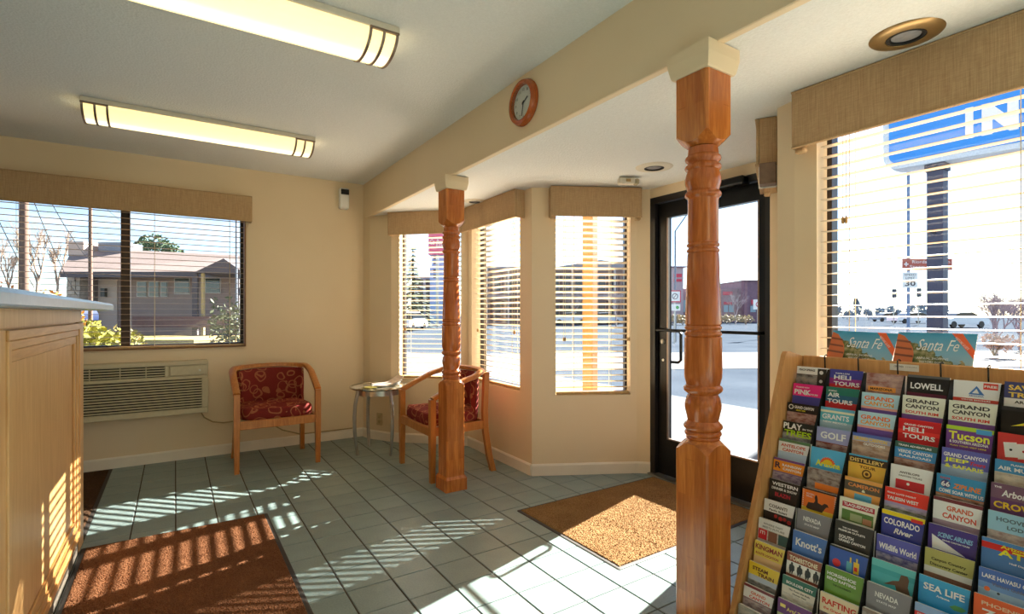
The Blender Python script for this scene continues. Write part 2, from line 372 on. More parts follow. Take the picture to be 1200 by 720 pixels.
# floor: grout slab with tiles laid on it
T = .2032
m = MB(); m.prism([(-3.3, -5.1), (-3.3, 5.1), (1.6, 5.1), (1.75, 4.75), (2.3, 4.2), (2.3, 3.2), (3.0, 2.8), (3.05, 2.6), (3.05, 1.6), (2.3, 1.2), (2.3, -5.1)], -.12, -.0035)
floor = tag(m.build('floor', M_grout), kind='structure')
def inside(x, y, poly=WP):
    r = False; j = len(poly) - 1
    for i in range(len(poly)):
        (xi, yi), (xj, yj) = poly[i], poly[j]
        if (yi > y) != (yj > y) and x < (xj - xi) * (y - yi) / (yj - yi) + xi: r = not r
        j = i
    return r
def to_px(x, y, z):
    c, s = math.cos(YAW), math.sin(YAW); d = x * s + y * c
    if d < .2: return None
    return 600 + FPX * (x * c - y * s) / d, HY + FPX * (CAM_H - z) / d, d
MATRECT = [(-.40, .45, 2.0, 3.37), (1.72, 2.93, 1.72, 2.60), (-1.5, -.40, 3.4, 5.0)]
e = .0022; hw = T / 2 - .0035; hh = T / 2 - .0018
tv = [(sx * hw, sy * hh, -.0035) for sx, sy in ((-1, -1), (1, -1), (1, 1), (-1, 1))] + [(sx * hw, sy * hh, -e) for sx, sy in ((-1, -1), (1, -1), (1, 1), (-1, 1))] + [(sx * (hw - e), sy * (hh - e), 0) for sx, sy in ((-1, -1), (1, -1), (1, 1), (-1, 1))]
tf = [(8, 9, 10, 11)] + [(k, (k + 1) % 4, 4 + (k + 1) % 4, 4 + k) for k in range(4)] + [(4 + k, 4 + (k + 1) % 4, 8 + (k + 1) % 4, 8 + k) for k in range(4)]
tile_me = MB().add(tv, tf).mesh('tile', M_tile)
cand, rest = [], []
for i in range(-16, 15):
    for j in range(-25, 25):
        x, y = (i + .5) * T + .001, (j + .5) * T + .0026
        near = [inside(x + dx * hw, y + dy * hw) for dx in (-1, 1) for dy in (-1, 1)]
        if not any(near): continue
        q = to_px(x, y, 0); vis = q and -20 < q[0] < 1220 and q[1] < 740 and all(near)
        under = any(a < x - hw and x + hw < b and c < y - hw and y + hw < dd for a, b, c, dd in MATRECT) or (x < -.45 and y < 3.4) or x > 1.75 and y < 1.1
        (cand if vis and not under else rest).append((q[2] if q else 99, x, y))
cand.sort(); rest += cand[300:]; cand = cand[:300]
for _, x, y in cand: ob('tile', tile_me, floor, (x, y, 0))
m = MB()
for _, x, y in rest: m.add(tv, tf, Matrix.Translation((x, y, 0)))
tag(m.build('tile_field', M_tile, floor), kind='stuff')

# ------------------------------------------------------------------ windows, blinds, valances
def seg_frame(i, s):
    A, B = Vector(WP[i]), Vector(WP[(i + 1) % nP]); d, n = nrm(A, B); p = A + d * s
    return (p.x, p.y), math.atan2(d.y, d.x)
WIN_N = [0]
def window(i, mullions=(), casing=False, frame_w=.035):
    s0, s1, z0, z1 = OPEN[i][0]; W = s1 - s0; (x, y), rz = seg_frame(i, s0); WIN_N[0] += 1
    m = MB(); f = frame_w; y0, y1 = .085, .135
    m.box(0, f, y0, y1, z0, z1); m.box(W - f, W, y0, y1, z0, z1); m.box(f, W - f, y0, y1, z0, z0 + f); m.box(f, W - f, y0, y1, z1 - f, z1)
    for u in mullions: m.box(u - .03, u + .03, y0 - .006, y1 + .006, z0 + f, z1 - f)
    o = m.build('window_%d' % WIN_N[0], M_bronze, None, False, (x, y, 0), (0, 0, rz)); tag(o, kind='structure')
    us = [f] + [v for u in mullions for v in (u - .03, u + .03)] + [W - f]
    for k in range(0, len(us), 2):
        p = MB(); p.box(us[k] - .004, us[k + 1] + .004, .108, .112, z0 + f - .004, z1 - f + .004); p.build('pane', M_glass, o)
    if casing:
        c = MB(); t = .012
        c.box(W - t, W, -.012, .085, z0, z1); c.box(0, t, -.012, .085, z0, z1); c.box(t, W - t, -.016, .085, z0, z0 + t)
        c.build('window_casing', M_casing, o)
    return o
def blind(i, label, ladders, group, zbot=None, wand=None, slat_mat=None, pitch=.0444, sy=.037, tilt=0.):
    s0, s1, z0, z1 = OPEN[i][0]; W = s1 - s0; (x, y), rz = seg_frame(i, s0)
    t = thing('window_blind', label, 'blind', (x, y, 0), rz, group)
    zb = z0 + .004 if zbot is None else zbot
    g = .006; sm = MB(); hwid = .018
    # a slat: gently crowned strip 36 mm deep and 3 mm thick
    sec = [(-hwid, -.0008), (0, .0012), (hwid, -.0008), (hwid, .0012), (0, .0032), (-hwid, .0012)]
    sm.prism(sec, g, W - g, 'X'); me = sm.mesh('slat', slat_mat or M_slat)
    z = zb + .05
    while z < z1 - .05:
        ob('slat', me, t, (0, sy, z), (-tilt, 0, 0)); z += pitch
    r = MB(); r.bbox(g, W - g, sy - .024, sy + .024, zb, zb + .02, .004); r.build('bottom_rail', M_rail, t)
    h = MB(); h.box(g, W - g, sy - .028, sy + .028, z1 - .045, z1 - .002); h.build('head_rail', M_rail, t)
    for u in ladders:
        c = MB()
        for yy in (sy - .026, sy + .026): c.box(u - .0012, u + .0012, yy - .0008, yy + .0008, zb + .01, z1 - .04)
        c.build('ladder_cord', M_cord, t)
    if wand:
        for u, zt in wand:
            c = MB(); c.tube([(u, sy - .034, z1 - .05), (u, sy - .034, zt + .03)], .0012, 5); c.tube([(u + .012, sy - .034, z1 - .05), (u + .012, sy - .034, zt + .03)], .0012, 5); c.build('pull_cord', M_cord, t)
            for du in (0, .012):
                k = MB(); k.lathe([(.002, 0.03), (.006, .022), (.007, .008), (.004, 0)], 8, Matrix.Translation((u + du, sy - .034, zt))); k.build('cord_tassel', M_rail, t, True)
    return t
def valance(i, s0, s1, z0, z1, label, depth=.09, ends=(True, True), brackets=(False, False), top=True):
    (x, y), rz = seg_frame(i, s0); W = s1 - s0
    t = thing('valance', label, 'valance', (x, y, 0), rz, 'tan fabric window valances')
    m = MB(); m.bbox(0, W, -depth, -depth + .014, z0, z1, .004); m.build('front_panel', M_weave, t)
    for k, e in enumerate(ends):
        if e: m = MB(); u = 0 if k == 0 else W - .014; m.bbox(u, u + .014, -depth + .0145, -.001, z0, z1, .003); m.build('side_return', M_weave, t)
    m = MB(); m.box(.015, W - .015, -depth + .015, -.001, z1 - .014, z1 - .001); m.build('top_board', M_weave, t)
    m = MB(); m.tube([(.002, -depth - .001, z1 - .004), (W - .002, -depth - .001, z1 - .004)], .0045, 6); m.tube([(.002, -depth - .001, z0 + .004), (W - .002, -depth - .001, z0 + .004)], .0045, 6); m.build('piping', M_weave, t)
    for k, e in enumerate(brackets):
        if e:
            m = MB(); u = .004 if k == 0 else W - .044; m.bbox(u, u + .04, -depth + .016, -depth + .05, z0 - .018, z0 + .004, .006); m.build('bracket_tab', M_weave, t)
    return t
window(1, (1.57,), True); window(4, frame_w=.016); window(5, frame_w=.016); window(6, frame_w=.016); window(9, frame_w=.016); window(11, (.72,), frame_w=.02); window(12, (1.4, 2.8))  # the right_rear glazing is out of view, added to bring in more daylight
GB = 'horizontal slat blinds of the bay'
blind(1, 'open dark-edged slat blind in the wide back window above the air conditioner', (.30, .95, 1.76, 2.29), None, slat_mat=mat_slat((170, 142, 112), .08))
blind(4, 'white slat blind in the far bay window beside the round metal table', (.09, .50), GB, wand=[(.05, 1.03)], tilt=R(12))
blind(5, 'white slat blind in the bay window right behind the armchair', (.12, .66), GB, wand=[(.10, 1.03), (.70, 1.03)], tilt=R(18))
blind(6, 'white slat blind between the bay corner and the glass door, yellow column behind it', (.14, .42), GB, wand=[(.06, .985), (.545, .985)], tilt=R(20))
blind(9, 'slat blind on the far side of the glass door, seen edge-on', (.14, .42), GB)
blind(11, 'wide white slat blind behind the brochure rack, blue sign beyond it', (.12, .62, 1.15), GB, wand=[(.10, 1.55)])
lens = [((Vector(WP[(k + 1) % nP]) - Vector(WP[k])).length) for k in range(nP)]
valance(1, 1.15, 3.75, 1.972, 2.19, 'long tan fabric valance over the back window', ends=(True, True))
valance(4, .005, lens[4] - .038, 1.905, H_ALC + .002, 'tan valance over the far bay window, beside the pilaster', ends=(True, False))
valance(5, .038, .93, 1.905, H_ALC + .002, 'tan valance over the bay window behind the turned post', ends=(False, True))
valance(6, .125, .80, 1.892, H_ALC - .002, 'short tan valance left of the glass door', brackets=(True, True))
valance(9, .02, .70, 1.892, H_ALC + .002, 'tan valance right of the glass door, seen from its end', brackets=(True, False))
m = MB(); (x, y), rz = seg_frame(9, .70)
valance(11, .035, 1.50, 1.876, H_ALC + .002, 'wide tan valance over the window behind the brochure rack', brackets=(True, True))
# curtain-rod end cap hanging below the hidden valance
t = thing('blind_bracket_box', 'small brown white-edged box hanging below the valance right of the door', 'bracket', (x, y, 0), rz)
m = MB(); m.bbox(-.02, .05, -.075, -.004, 1.79, 1.888, .004); m.build('body', plain((120, 96, 78), .6), t)
m = MB(); m.bbox(-.028, -.0205, -.08, -.002, 1.785, 1.889, .002); m.build('white_plate', M_white, t)

# ------------------------------------------------------------------ glass door
door = tag(empty('door_1', (2.96, 2.665, 0), -math.pi / 2), kind='structure')   # local x runs to -Y, local y outwards (+X)
W = .925
m = MB(); fw = .045
m.box(0, fw, .0, .11, 0, 2.045); m.box(W - .03, W, .0, .11, 0, 2.045); m.box(fw, W - .03, 0, .11, 2.0, 2.045); m.build('door_frame', M_black, door)
m = MB(); a, b = fw + .004, W - .03 - .004; st = .085; sr = .05
m.box(a, a + st, .03, .075, .015, 1.995); m.box(b - sr, b, .03, .075, .015, 1.995); m.build('door_stile', M_blackmetal, door)
m = MB(); m.box(a + st, b - sr, .03, .075, .015, .275); m.build('bottom_rail', M_blackmetal, door)
m = MB(); m.box(a + st, b - sr, .03, .075, 1.885, 1.995); m.build('top_rail', M_blackmetal, door)
m = MB(); m.box(a + st - .004, b - sr + .004, .05, .055, .272, 1.888); m.build('glass_pane', M_glass, door)
m = MB()
for u in (a + st, b - sr - .01): m.box(u, u + .01, .026, .045, .275, 1.885)
m.box(a + st, b - sr, .026, .045, .275, .285); m.build('glazing_bead', M_nickel, door)
m = MB(); m.tube([(a + .025, -.012, 1.07), (b - .025, -.012, 1.07)], .011, 10); m.build('push_bar', M_blackmetal, door, True)
for u in (a + .03, b - .03):
    m = MB(); m.tube([(u, -.012, 1.07), (u, .03, 1.07)], .013, 8); m.build('bar_mount', M_blackmetal, door, True)
m = MB(); hx = a + st + .05; m.tube([(a + st - .03, .105, 1.06), (hx - .02, .115, 1.06), (hx, .118, 1.045), (hx, .118, .85), (hx - .02, .115, .832), (a + st - .03, .105, .832)], .011, 8); m.build('pull_handle', M_blackmetal, door, True)
m = MB(); m.lathe([(.018, 0), (.018, .008), (.012, .012), (.0, .012)], 16, Matrix.Translation((a + .045, .03, .985)) @ Matrix.Rotation(R(90), 4, 'X')); m.build('lock_cylinder', M_steel, door, True)
m = MB(); m.lathe([(.009, 0), (.009, .006), (0, .006)], 12, Matrix.Translation((a + .05, .03, .85)) @ Matrix.Rotation(R(90), 4, 'X')); m.build('handle_bolt', M_steel, door, True)
m = MB(); m.bbox(W - .40, W - .14, -.055, .028, 1.99, 2.04, .008); m.build('door_closer', M_blackmetal, door)
m = MB(); m.box(W - .52, W - .42, -.03, -.02, 2.0, 2.012); m.build('closer_arm', M_steel, door)
m = MB(); m.box(0, W, -.03, .14, 0, .012); m.build('threshold', M_steel, door)

# ------------------------------------------------------------------ turned posts
def square_block(m, z0, z1, hs, cone_bottom=None, cone_top=None, seg=64):
    """square block whose ends run out in arches onto a cone"""
    ring = []
    for k in range(seg):
        a = 2 * math.pi * (k + .5) / seg; c, s = math.cos(a), math.sin(a); q = hs / max(abs(c), abs(s)); ring.append((q * c, q * s, q))
    def level(z, cone, sgn): return [(x, y, (z + sgn * (r - hs) * cone) if cone else z) for x, y, r in ring]
    secs = []
    rc = .051
    if cone_bottom: secs.append([(x / r * rc, y / r * rc, z0 - .012) for x, y, r in ring])
    secs.append(level(z0, cone_bottom, 1)); secs.append(level(z1, cone_top, -1))
    if cone_top: secs.append([(x / r * rc, y / r * rc, z1 + .014) for x, y, r in ring])
    m.sweep(secs)
def ringp(z, r, w): return [(r - w * .5, z - w), (r, z - w * .55), (r + w * .18, z), (r, z + w * .55), (r - w * .5, z + w)]
def post(label, x, y):
    t = thing('turned_post', label, 'post', (x, y, 0), 0, 'turned wooden posts under the beam')
    m = MB(); hs = .0675; square_block(m, .09, .735, hs, None, 1.15); m.build('lower_block', M_post, t, True)
    m = MB(); p = .0785; m.prism([(-p, -p), (p, -p), (p, p), (-p, p)], 0, .08)
    m.sweep([[(sx * p, sy * p, .08) for sx, sy in ((-1, -1), (1, -1), (1, 1), (-1, 1))], [(sx * .0685, sy * .0685, .098) for sx, sy in ((-1, -1), (1, -1), (1, 1), (-1, 1))]]); m.build('plinth', M_post, t)
    pr = [(.05, .74), (.058, .752)] + ringp(.768, .061, .010) + ringp(.792, .064, .012) + [(.052, .812), (.056, .83), (.0615, .855), (.062, .87), (.057, .892), (.05, .905)] + ringp(.924, .064, .014)
    pr += [(.058, .944), (.0635, .965), (.0645, 1.0), (.063, 1.105)] + ringp(1.118, .0622, .008) + ringp(1.14, .0618, .008) + [(.0612, 1.152), (.0535, 1.40)] + ringp(1.412, .0545, .008) + ringp(1.432, .0545, .008)
    pr += [(.0525, 1.446), (.0515, 1.592)] + ringp(1.61, .060, .013) + [(.054, 1.628), (.0605, 1.65), (.061, 1.668), (.055, 1.69)] + ringp(1.706, .060, .011) + [(.052, 1.72)] + ringp(1.737, .059, .012) + [(.052, 1.755), (.05, 1.775)]
    m = MB(); m.lathe(pr, 40); m.build('turned_shaft', M_turn, t, True)
    m = MB(); square_block(m, 1.79, 2.022, hs, 1.15, None); m.build('upper_block', M_post, t, True)
    m = MB(); c0, c1 = .078, .086
    m.sweep([[(sx * c, sy * c, z) for sx, sy in ((-1, -1), (1, -1), (1, 1), (-1, 1))] for c, z in ((.074, 2.0225), (c0, 2.03), (c1, 2.07), (c1, H_ALC - .0005))]); m.build('capital', M_wall, t)
    return t
post('red-brown turned wooden post beside the far armchair', 1.575, 3.178)
post('large near red-brown turned wooden post beside the brochure rack', 1.568, 1.168)

# ------------------------------------------------------------------ ceiling fixtures, clock, small wall and ceiling items
def ceiling_light(label, x, y, Lx=1.29, wy=.29, h=.105):
    t = thing('ceiling_light', label, 'ceiling light', (x, y, H_MAIN), 0, 'long diffused ceiling lights')
    m = MB(); m.bbox(-Lx / 2, Lx / 2, -wy / 2, wy / 2, -.03, -.0005, .004); m.build('base_plate', M_offwhite, t)
    def sec(u, gr=0.):
        return [(u, math.cos(a) * (wy / 2 - .012 + gr), -.03 - math.sin(a) * (h - .03 + gr)) for a in [math.pi * k / 16 for k in range(17)]]
    m = MB(); m.sweep([sec(-Lx / 2 + .006), sec(Lx / 2 - .006)]); m.build('diffuser', M_diff, t, True)
    for sx in (-1, 1):
        for k in range(3):
            u = sx * (Lx / 2 - .008 - .058 * k); m = MB()
            outer = sec(u - .006, .006); inner = sec(u - .006, .001); o2 = sec(u + .006, .006); i2 = sec(u + .006, .001); n = 17
            vs = outer + o2 + inner + i2; fs = []
            for q in range(n - 1):
                fs += [(q, q + 1, n + q + 1, n + q), (2 * n + q, 3 * n + q, 3 * n + q + 1, 2 * n + q + 1), (q, 2 * n + q, 2 * n + q + 1, q + 1), (n + q, n + q + 1, 3 * n + q + 1, 3 * n + q)]
            m.add(vs, fs); m.build('metal_band', M_nickel, t, True)
        for sy in (-1, 1):
            m = MB(); u0 = sx * (Lx / 2 - .13); u1 = sx * Lx / 2; m.bbox(min(u0, u1), max(u0, u1), sy * (wy / 2 - .006) - .006, sy * (wy / 2 - .006) + .008, -.038, -.028, .002); m.build('end_rail', M_nickel, t)
    return t
ceiling_light('lit ceiling light nearer the back window', .185, 3.97)
ceiling_light('large lit ceiling light cut by the top of the picture', .175, 2.30)

t = thing('wall_clock', 'round wooden wall clock on the beam face', 'clock', (XB, 2.225, 2.288), -math.pi / 2)   # local -y faces -X
Mx = Matrix.Rotation(R(90), 4, 'X')
m = MB(); m.lathe([(.088, 0.001), (.118, .001), (.12, .012), (.112, .03), (.098, .036), (.09, .03), (.088, .012)], 48, Mx, cap=False); m.build('clock_rim', M_clockwood, t, True)
m = MB(); m.lathe([(.0, .004), (.092, .004), (.092, .01), (0, .01)], 40, Mx, cap=False); m.build('clock_face', M_paper, t)
mk = plain((60, 58, 60), .5)
for k in range(12):
    a = 2 * math.pi * k / 12; n = 12 if k == 0 else k
    text(t, str(n), math.sin(a) * .07 - (.009 if n > 9 else .005), math.sin(a) * .07 + (.009 if n > 9 else .005), math.cos(a) * .07, .014, mk, -.0115, 'numeral')
for nm, ang, ln, wd in (('hour_hand', R(62), .045, .004), ('minute_hand', R(192), .066, .003)):
    m = MB(); m.box(-wd, wd, -.014, -.0125, -.012, ln, Matrix.Rotation(ang, 4, 'Y')); m.build(nm, M_black, t)
m = MB(); m.lathe([(.006, .0125), (.006, .017), (0, .018)], 12, Mx); m.build('hub', M_black, t)
m = MB(); m.lathe([(.0, .028), (.089, .028), (.089, .029), (0, .029)], 40, Mx, cap=False); m.build('clock_glass', M_glass, t)

t = thing('air_freshener', 'white box dispenser high on the back wall near the corner', 'dispenser', (1.335, 5.0, 2.175))
m = MB(); m.bbox(-.044, .044, -.062, -.001, 0, .20, .012); m.build('body', M_white, t)
m = MB(); m.bbox(-.034, .040, -.068, -.0625, .135, .185, .002); m.build('vent_window', M_black, t)
m = MB(); m.bbox(-.036, .036, -.0665, -.0625, .02, .125, .002); m.build('front_cover', plain((245, 243, 238), .3, vary=.02), t)

def downlight(label, x, y, r, trim):
    t = thing('recessed_downlight', label, 'downlight', (x, y, H_ALC + .004), 0, 'recessed downlights of the alcove')
    m = MB(); m.lathe([(r * .52, -.002), (r * .55, -.010), (r * .8, -.009), (r * .97, -.004), (r, -.0005)], 48, cap=False); m.build('trim_ring', trim, t, True)
    m = MB(); m.lathe([(0, -.001), (r * .5, -.001), (r * .53, -.006), (r * .53, -.0095), (r * .44, -.0095), (r * .42, -.003), (0, -.003)], 32, cap=False); m.build('baffle', M_dark, t, True)
    m = MB(); m.lathe([(0, -.004), (r * .25, -.006), (r * .4, -.0035), (0, -.0032)], 32, cap=False); m.build('lens', plain((150, 150, 155), .2), t, True)
downlight('large bronze-rimmed downlight above the brochure rack', 2.03, .725, .103, M_brass)
downlight('white-rimmed downlight near the glass door', 2.53, 2.245, .115, M_offwhite)
downlight('small downlight partly behind the far turned post', 2.06, 3.73, .09, M_offwhite)

t = thing('motion_sensor', 'small beige box sensor on the alcove ceiling by the door', 'sensor', (2.57, 2.515, H_ALC + .004), R(-28))
m = MB(); m.box(-.045, .05, .0, .045, -.006, -.0005); m.build('mount_plate', M_black, t)
m = MB(); m.bbox(-.065, .045, -.035, .02, -.048, -.0065, .007); m.build('body', M_offwhite, t)
m = MB(); m.bbox(.0455, .075, -.03, .02, -.052, -.012, .007); m.build('end_cap', plain((170, 156, 128), .5), t)
m = MB(); m.bbox(-.02, .012, -.039, -.0355, -.038, -.018, .001); m.build('sensor_eye', plain((168, 140, 92), .4), t)

t = thing('wall_outlet', 'cream wall outlet low behind the round metal table', 'outlet', (1.611, 4.756, .14), math.atan2(4.64 - 4.87, 1.68 - 1.552))
m = MB(); m.bbox(-.036, .036, -.007, -.0005, 0, .115, .002); m.build('cover_plate', plain((205, 182, 140), .5), t)
for z in (.02, .065): m = MB(); m.bbox(-.017, .017, -.010, -.0072, z, z + .03, .001); m.build('socket', plain((190, 166, 124), .5), t)

# ------------------------------------------------------------------ air conditioner in the back wall
t = thing('air_conditioner', 'beige through-wall air conditioner under the back window', 'air conditioner', (-.35, 5.0, .385))
hw_ = .575; D = .12; AH = .425
m = MB(); m.bbox(-hw_, hw_, -D + .014, -.001, 0, AH, .008); m.build('housing', M_ac, t)
m = MB()
for z0, z1 in ((0, .045), (AH - .145, AH - .118), (AH - .035, AH)): m.bbox(-hw_, hw_, -D, -D + .0135, z0, z1, .005)
m.bbox(-hw_, -hw_ + .04, -D, -D + .0135, .0455, AH - .1455, .004); m.bbox(hw_ - .045, hw_, -D, -D + .0135, .0455, AH - .1455, .004); m.bbox(hw_ - .295, hw_ - .27, -D, -D + .0135, AH - .1175, AH - .0355, .003)
m.build('front_cover', M_ac, t)
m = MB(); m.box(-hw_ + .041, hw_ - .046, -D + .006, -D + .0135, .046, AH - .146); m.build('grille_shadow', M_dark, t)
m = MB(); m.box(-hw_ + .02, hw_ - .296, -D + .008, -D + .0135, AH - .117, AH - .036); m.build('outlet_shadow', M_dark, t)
lm = MB(); lm.bbox(-hw_ + .041, hw_ - .046, -.004, .006, -.0052, .0052, .0015); lme = lm.mesh('louver', M_ac)
for k in range(11): ob('louver', lme, t, (0, -D + .001, .058 + k * .0208), (R(12), 0, 0))
lm = MB(); lm.bbox(-hw_ + .02, hw_ - .296, -.004, .007, -.004, .004, .0015); lme = lm.mesh('air_vane', M_ac)
for k in range(4): ob('air_vane', lme, t, (0, -D + .003, AH - .106 + k * .0195), (R(-25), 0, 0))
for u in (-.36, -.18, .0, .16): m = MB(); m.box(u - .003, u + .003, -D - .004, -D + .006, AH - .117, AH - .036); m.build('vane_divider', M_ac, t)
m = MB(); m.bbox(hw_ - .262, hw_ - .03, -D - .002, -D + .0135, AH - .113, AH - .04, .003); cp = m.build('control_door', M_ac, t)
m = MB(); m.lathe([(.008, 0), (.008, .006), (.004, .008)], 12, Matrix.Translation((hw_ - .06, -D - .002, AH - .078)) @ Mx); m.build('control_knob', M_white, cp, True)
pts = [(.165, 4.955, .40), (.20, 4.975, .33), (.26, 4.985, .285), (.34, 4.988, .268), (.5, 4.988, .275), (.66, 4.988, .25), (.8, 4.988, .15), (.95, 4.984, .095), (1.2, 4.984, .092), (1.42, 4.984, .092)]
m = MB(); m.tube(pts, .0055, 6); tag(m.build('power_cord', plain((176, 150, 108), .6), None, True), 'beige power cord running along the back wall behind the chair', 'cord')

# ------------------------------------------------------------------ reception counter
t = thing('reception_counter', 'oak reception counter with framed panel at the left edge', 'counter', (-.415, 3.465, 0))   # local: x+ is the front, y- runs to the camera
YE = -2.9
m = MB(); m.box(-.62, -.012, YE, -.002, 0, 1.205); m.build('carcass', M_oak, t)
m = MB(); m.box(-.0118, 0, YE, -.135, .10, 1.145); m.build('front_veneer', M_oak, t)
m = MB(); m.bbox(-.0118, .006, YE, .004, 1.146, 1.205, .001); m.build('frieze', M_oak, t)
m = MB(); m.bbox(-.0118, .014, -.135, .006, .0, 1.145, .003); m.build('corner_stile', M_oak, t)
m = MB(); m.box(-.62, -.012, -.0018, .004, .0, 1.145); m.build('end_panel', M_oak, t)
def moulding(y0, y1, z0, z1, wd, nm):
    # stepped picture-frame moulding: three nested ridges
    for k, (a, b, h) in enumerate(((0, .32, .022), (.32, .62, .016), (.62, 1.0, .010))):
        for side in range(4):
            m = MB(); o0, o1 = a * wd, b * wd - .0006
            if side == 0: m.bbox(0, h, y0 + o0, y1 - o0, z1 - o1, z1 - o0, .0025)
            if side == 1: m.bbox(0, h, y0 + o0, y1 - o0, z0 + o0, z0 + o1, .0025)
            if side == 2: m.bbox(0, h, y0 + o0, y0 + o1, z0 + o1, z1 - o1, .0025)
            if side == 3: m.bbox(0, h, y1 - o1, y1 - o0, z0 + o1, z1 - o1, .0025)
            m.build('panel_moulding', M_oakrail if side < 2 else M_oak, t)
moulding(-1.47, -.137, .085, 1.142, .098, 'a'); moulding(-2.85, -1.60, .085, 1.142, .098, 'b')
m = MB(); m.bbox(-.0118, .016, -1.598, -1.472, .0, 1.145, .003); m.build('stile', M_oak, t)
m = MB(); m.box(.0, .010, YE, .004, .0, .084); m.build('kick_board', plain((112, 102, 90), .6), t)
# top slab with rounded corner
def slab_poly(o=0.):
    x1, y1, rad = .125 - o, .245 - o, .06
    P_ = [(-.66, YE), (x1, YE)]
    for k in range(9):
        a = math.pi / 2 * k / 8; P_.append((x1 - rad + rad * math.cos(a), y1 - rad + rad * math.sin(a)))
    P_.append((-.66, y1)); return P_
tp = tag(empty('countertop', (-.415, 3.465, 1.2055)), 'pale grey laminate countertop on the oak counter, blue of sky light in its colour', 'countertop')
m = MB(); secs = [[(x, y, z) for x, y in slab_poly(o)] for o, z in ((.006, 0), (0, .004), (0, .028), (.006, .037), (.014, .0405))]; m.sweep(secs); m.build('slab', plain((146, 178, 204), .22, vary=.04), tp)  # slab colour carries the blue that sky light throws on the top

# ------------------------------------------------------------------ mats
def door_mat(label, x0, x1, y0, y1, z, cols, dens=290, border=.02, bcol=(48, 42, 38), nm='door_mat'):
    t = thing(nm, label, 'mat', ((x0 + x1) / 2, (y0 + y1) / 2, z)); hx, hy = (x1 - x0) / 2, (y1 - y0) / 2
    m = MB(); rings = []
    def rr(ax, ay, rad, z):
        q = []
        for cx, cy, a0 in ((ax - rad, ay - rad, 0), (-ax + rad, ay - rad, 90), (-ax + rad, -ay + rad, 180), (ax - rad, -ay + rad, 270)):
            for k in range(5): a = R(a0 + 22.5 * k); q.append((cx + rad * math.cos(a), cy + rad * math.sin(a), z))
        return q
    m.sweep([rr(hx, hy, .012, 0), rr(hx, hy, .012, .002), rr(hx - .006, hy - .006, .01, .0035)]); m.build('rubber_border', plain(bcol, .6), t)
    nx, ny = int(dens * hx * 2), int(dens * hy * 2); m = MB(); rnd = random.Random(3); ax, ay = hx - border, hy - border
    vs = []; 
    for j in range(ny + 1):
        for i in range(nx + 1):
            ed = i in (0, nx) or j in (0, ny)
            vs.append((-ax + 2 * ax * i / nx + (0 if ed else rnd.uniform(-.0013, .0013)), -ay + 2 * ay * j / ny + (0 if ed else rnd.uniform(-.002, .002)), .0036 if ed else .008 + rnd.uniform(-.0022, .002)))
    fs = [(j * (nx + 1) + i, j * (nx + 1) + i + 1, (j + 1) * (nx + 1) + i + 1, (j + 1) * (nx + 1) + i) for j in range(ny) for i in range(nx)]
    m.add(vs, fs); me = bpy.data.meshes.new('pile'); me.from_pydata(m.v, [], m.f); me.materials.append(mat_carpet(*cols)); ob('pile', me, t)
RUST = ((88, 54, 36), (142, 96, 66))
door_mat('rust-brown mat in front of the reception counter', -.398, .458, 1.85, 3.372, .0005, RUST)
door_mat('rust-brown mat at the glass door, half in sunlight', 1.722, 2.918, 1.735, 2.598, .0005, ((108, 76, 48), (172, 134, 90)))
door_mat('dark brown mat behind the end of the counter by the back wall', -1.35, -.402, 3.52, 4.975, .0005, ((62, 44, 32), (92, 68, 50)), 110)
flush_text_later = True

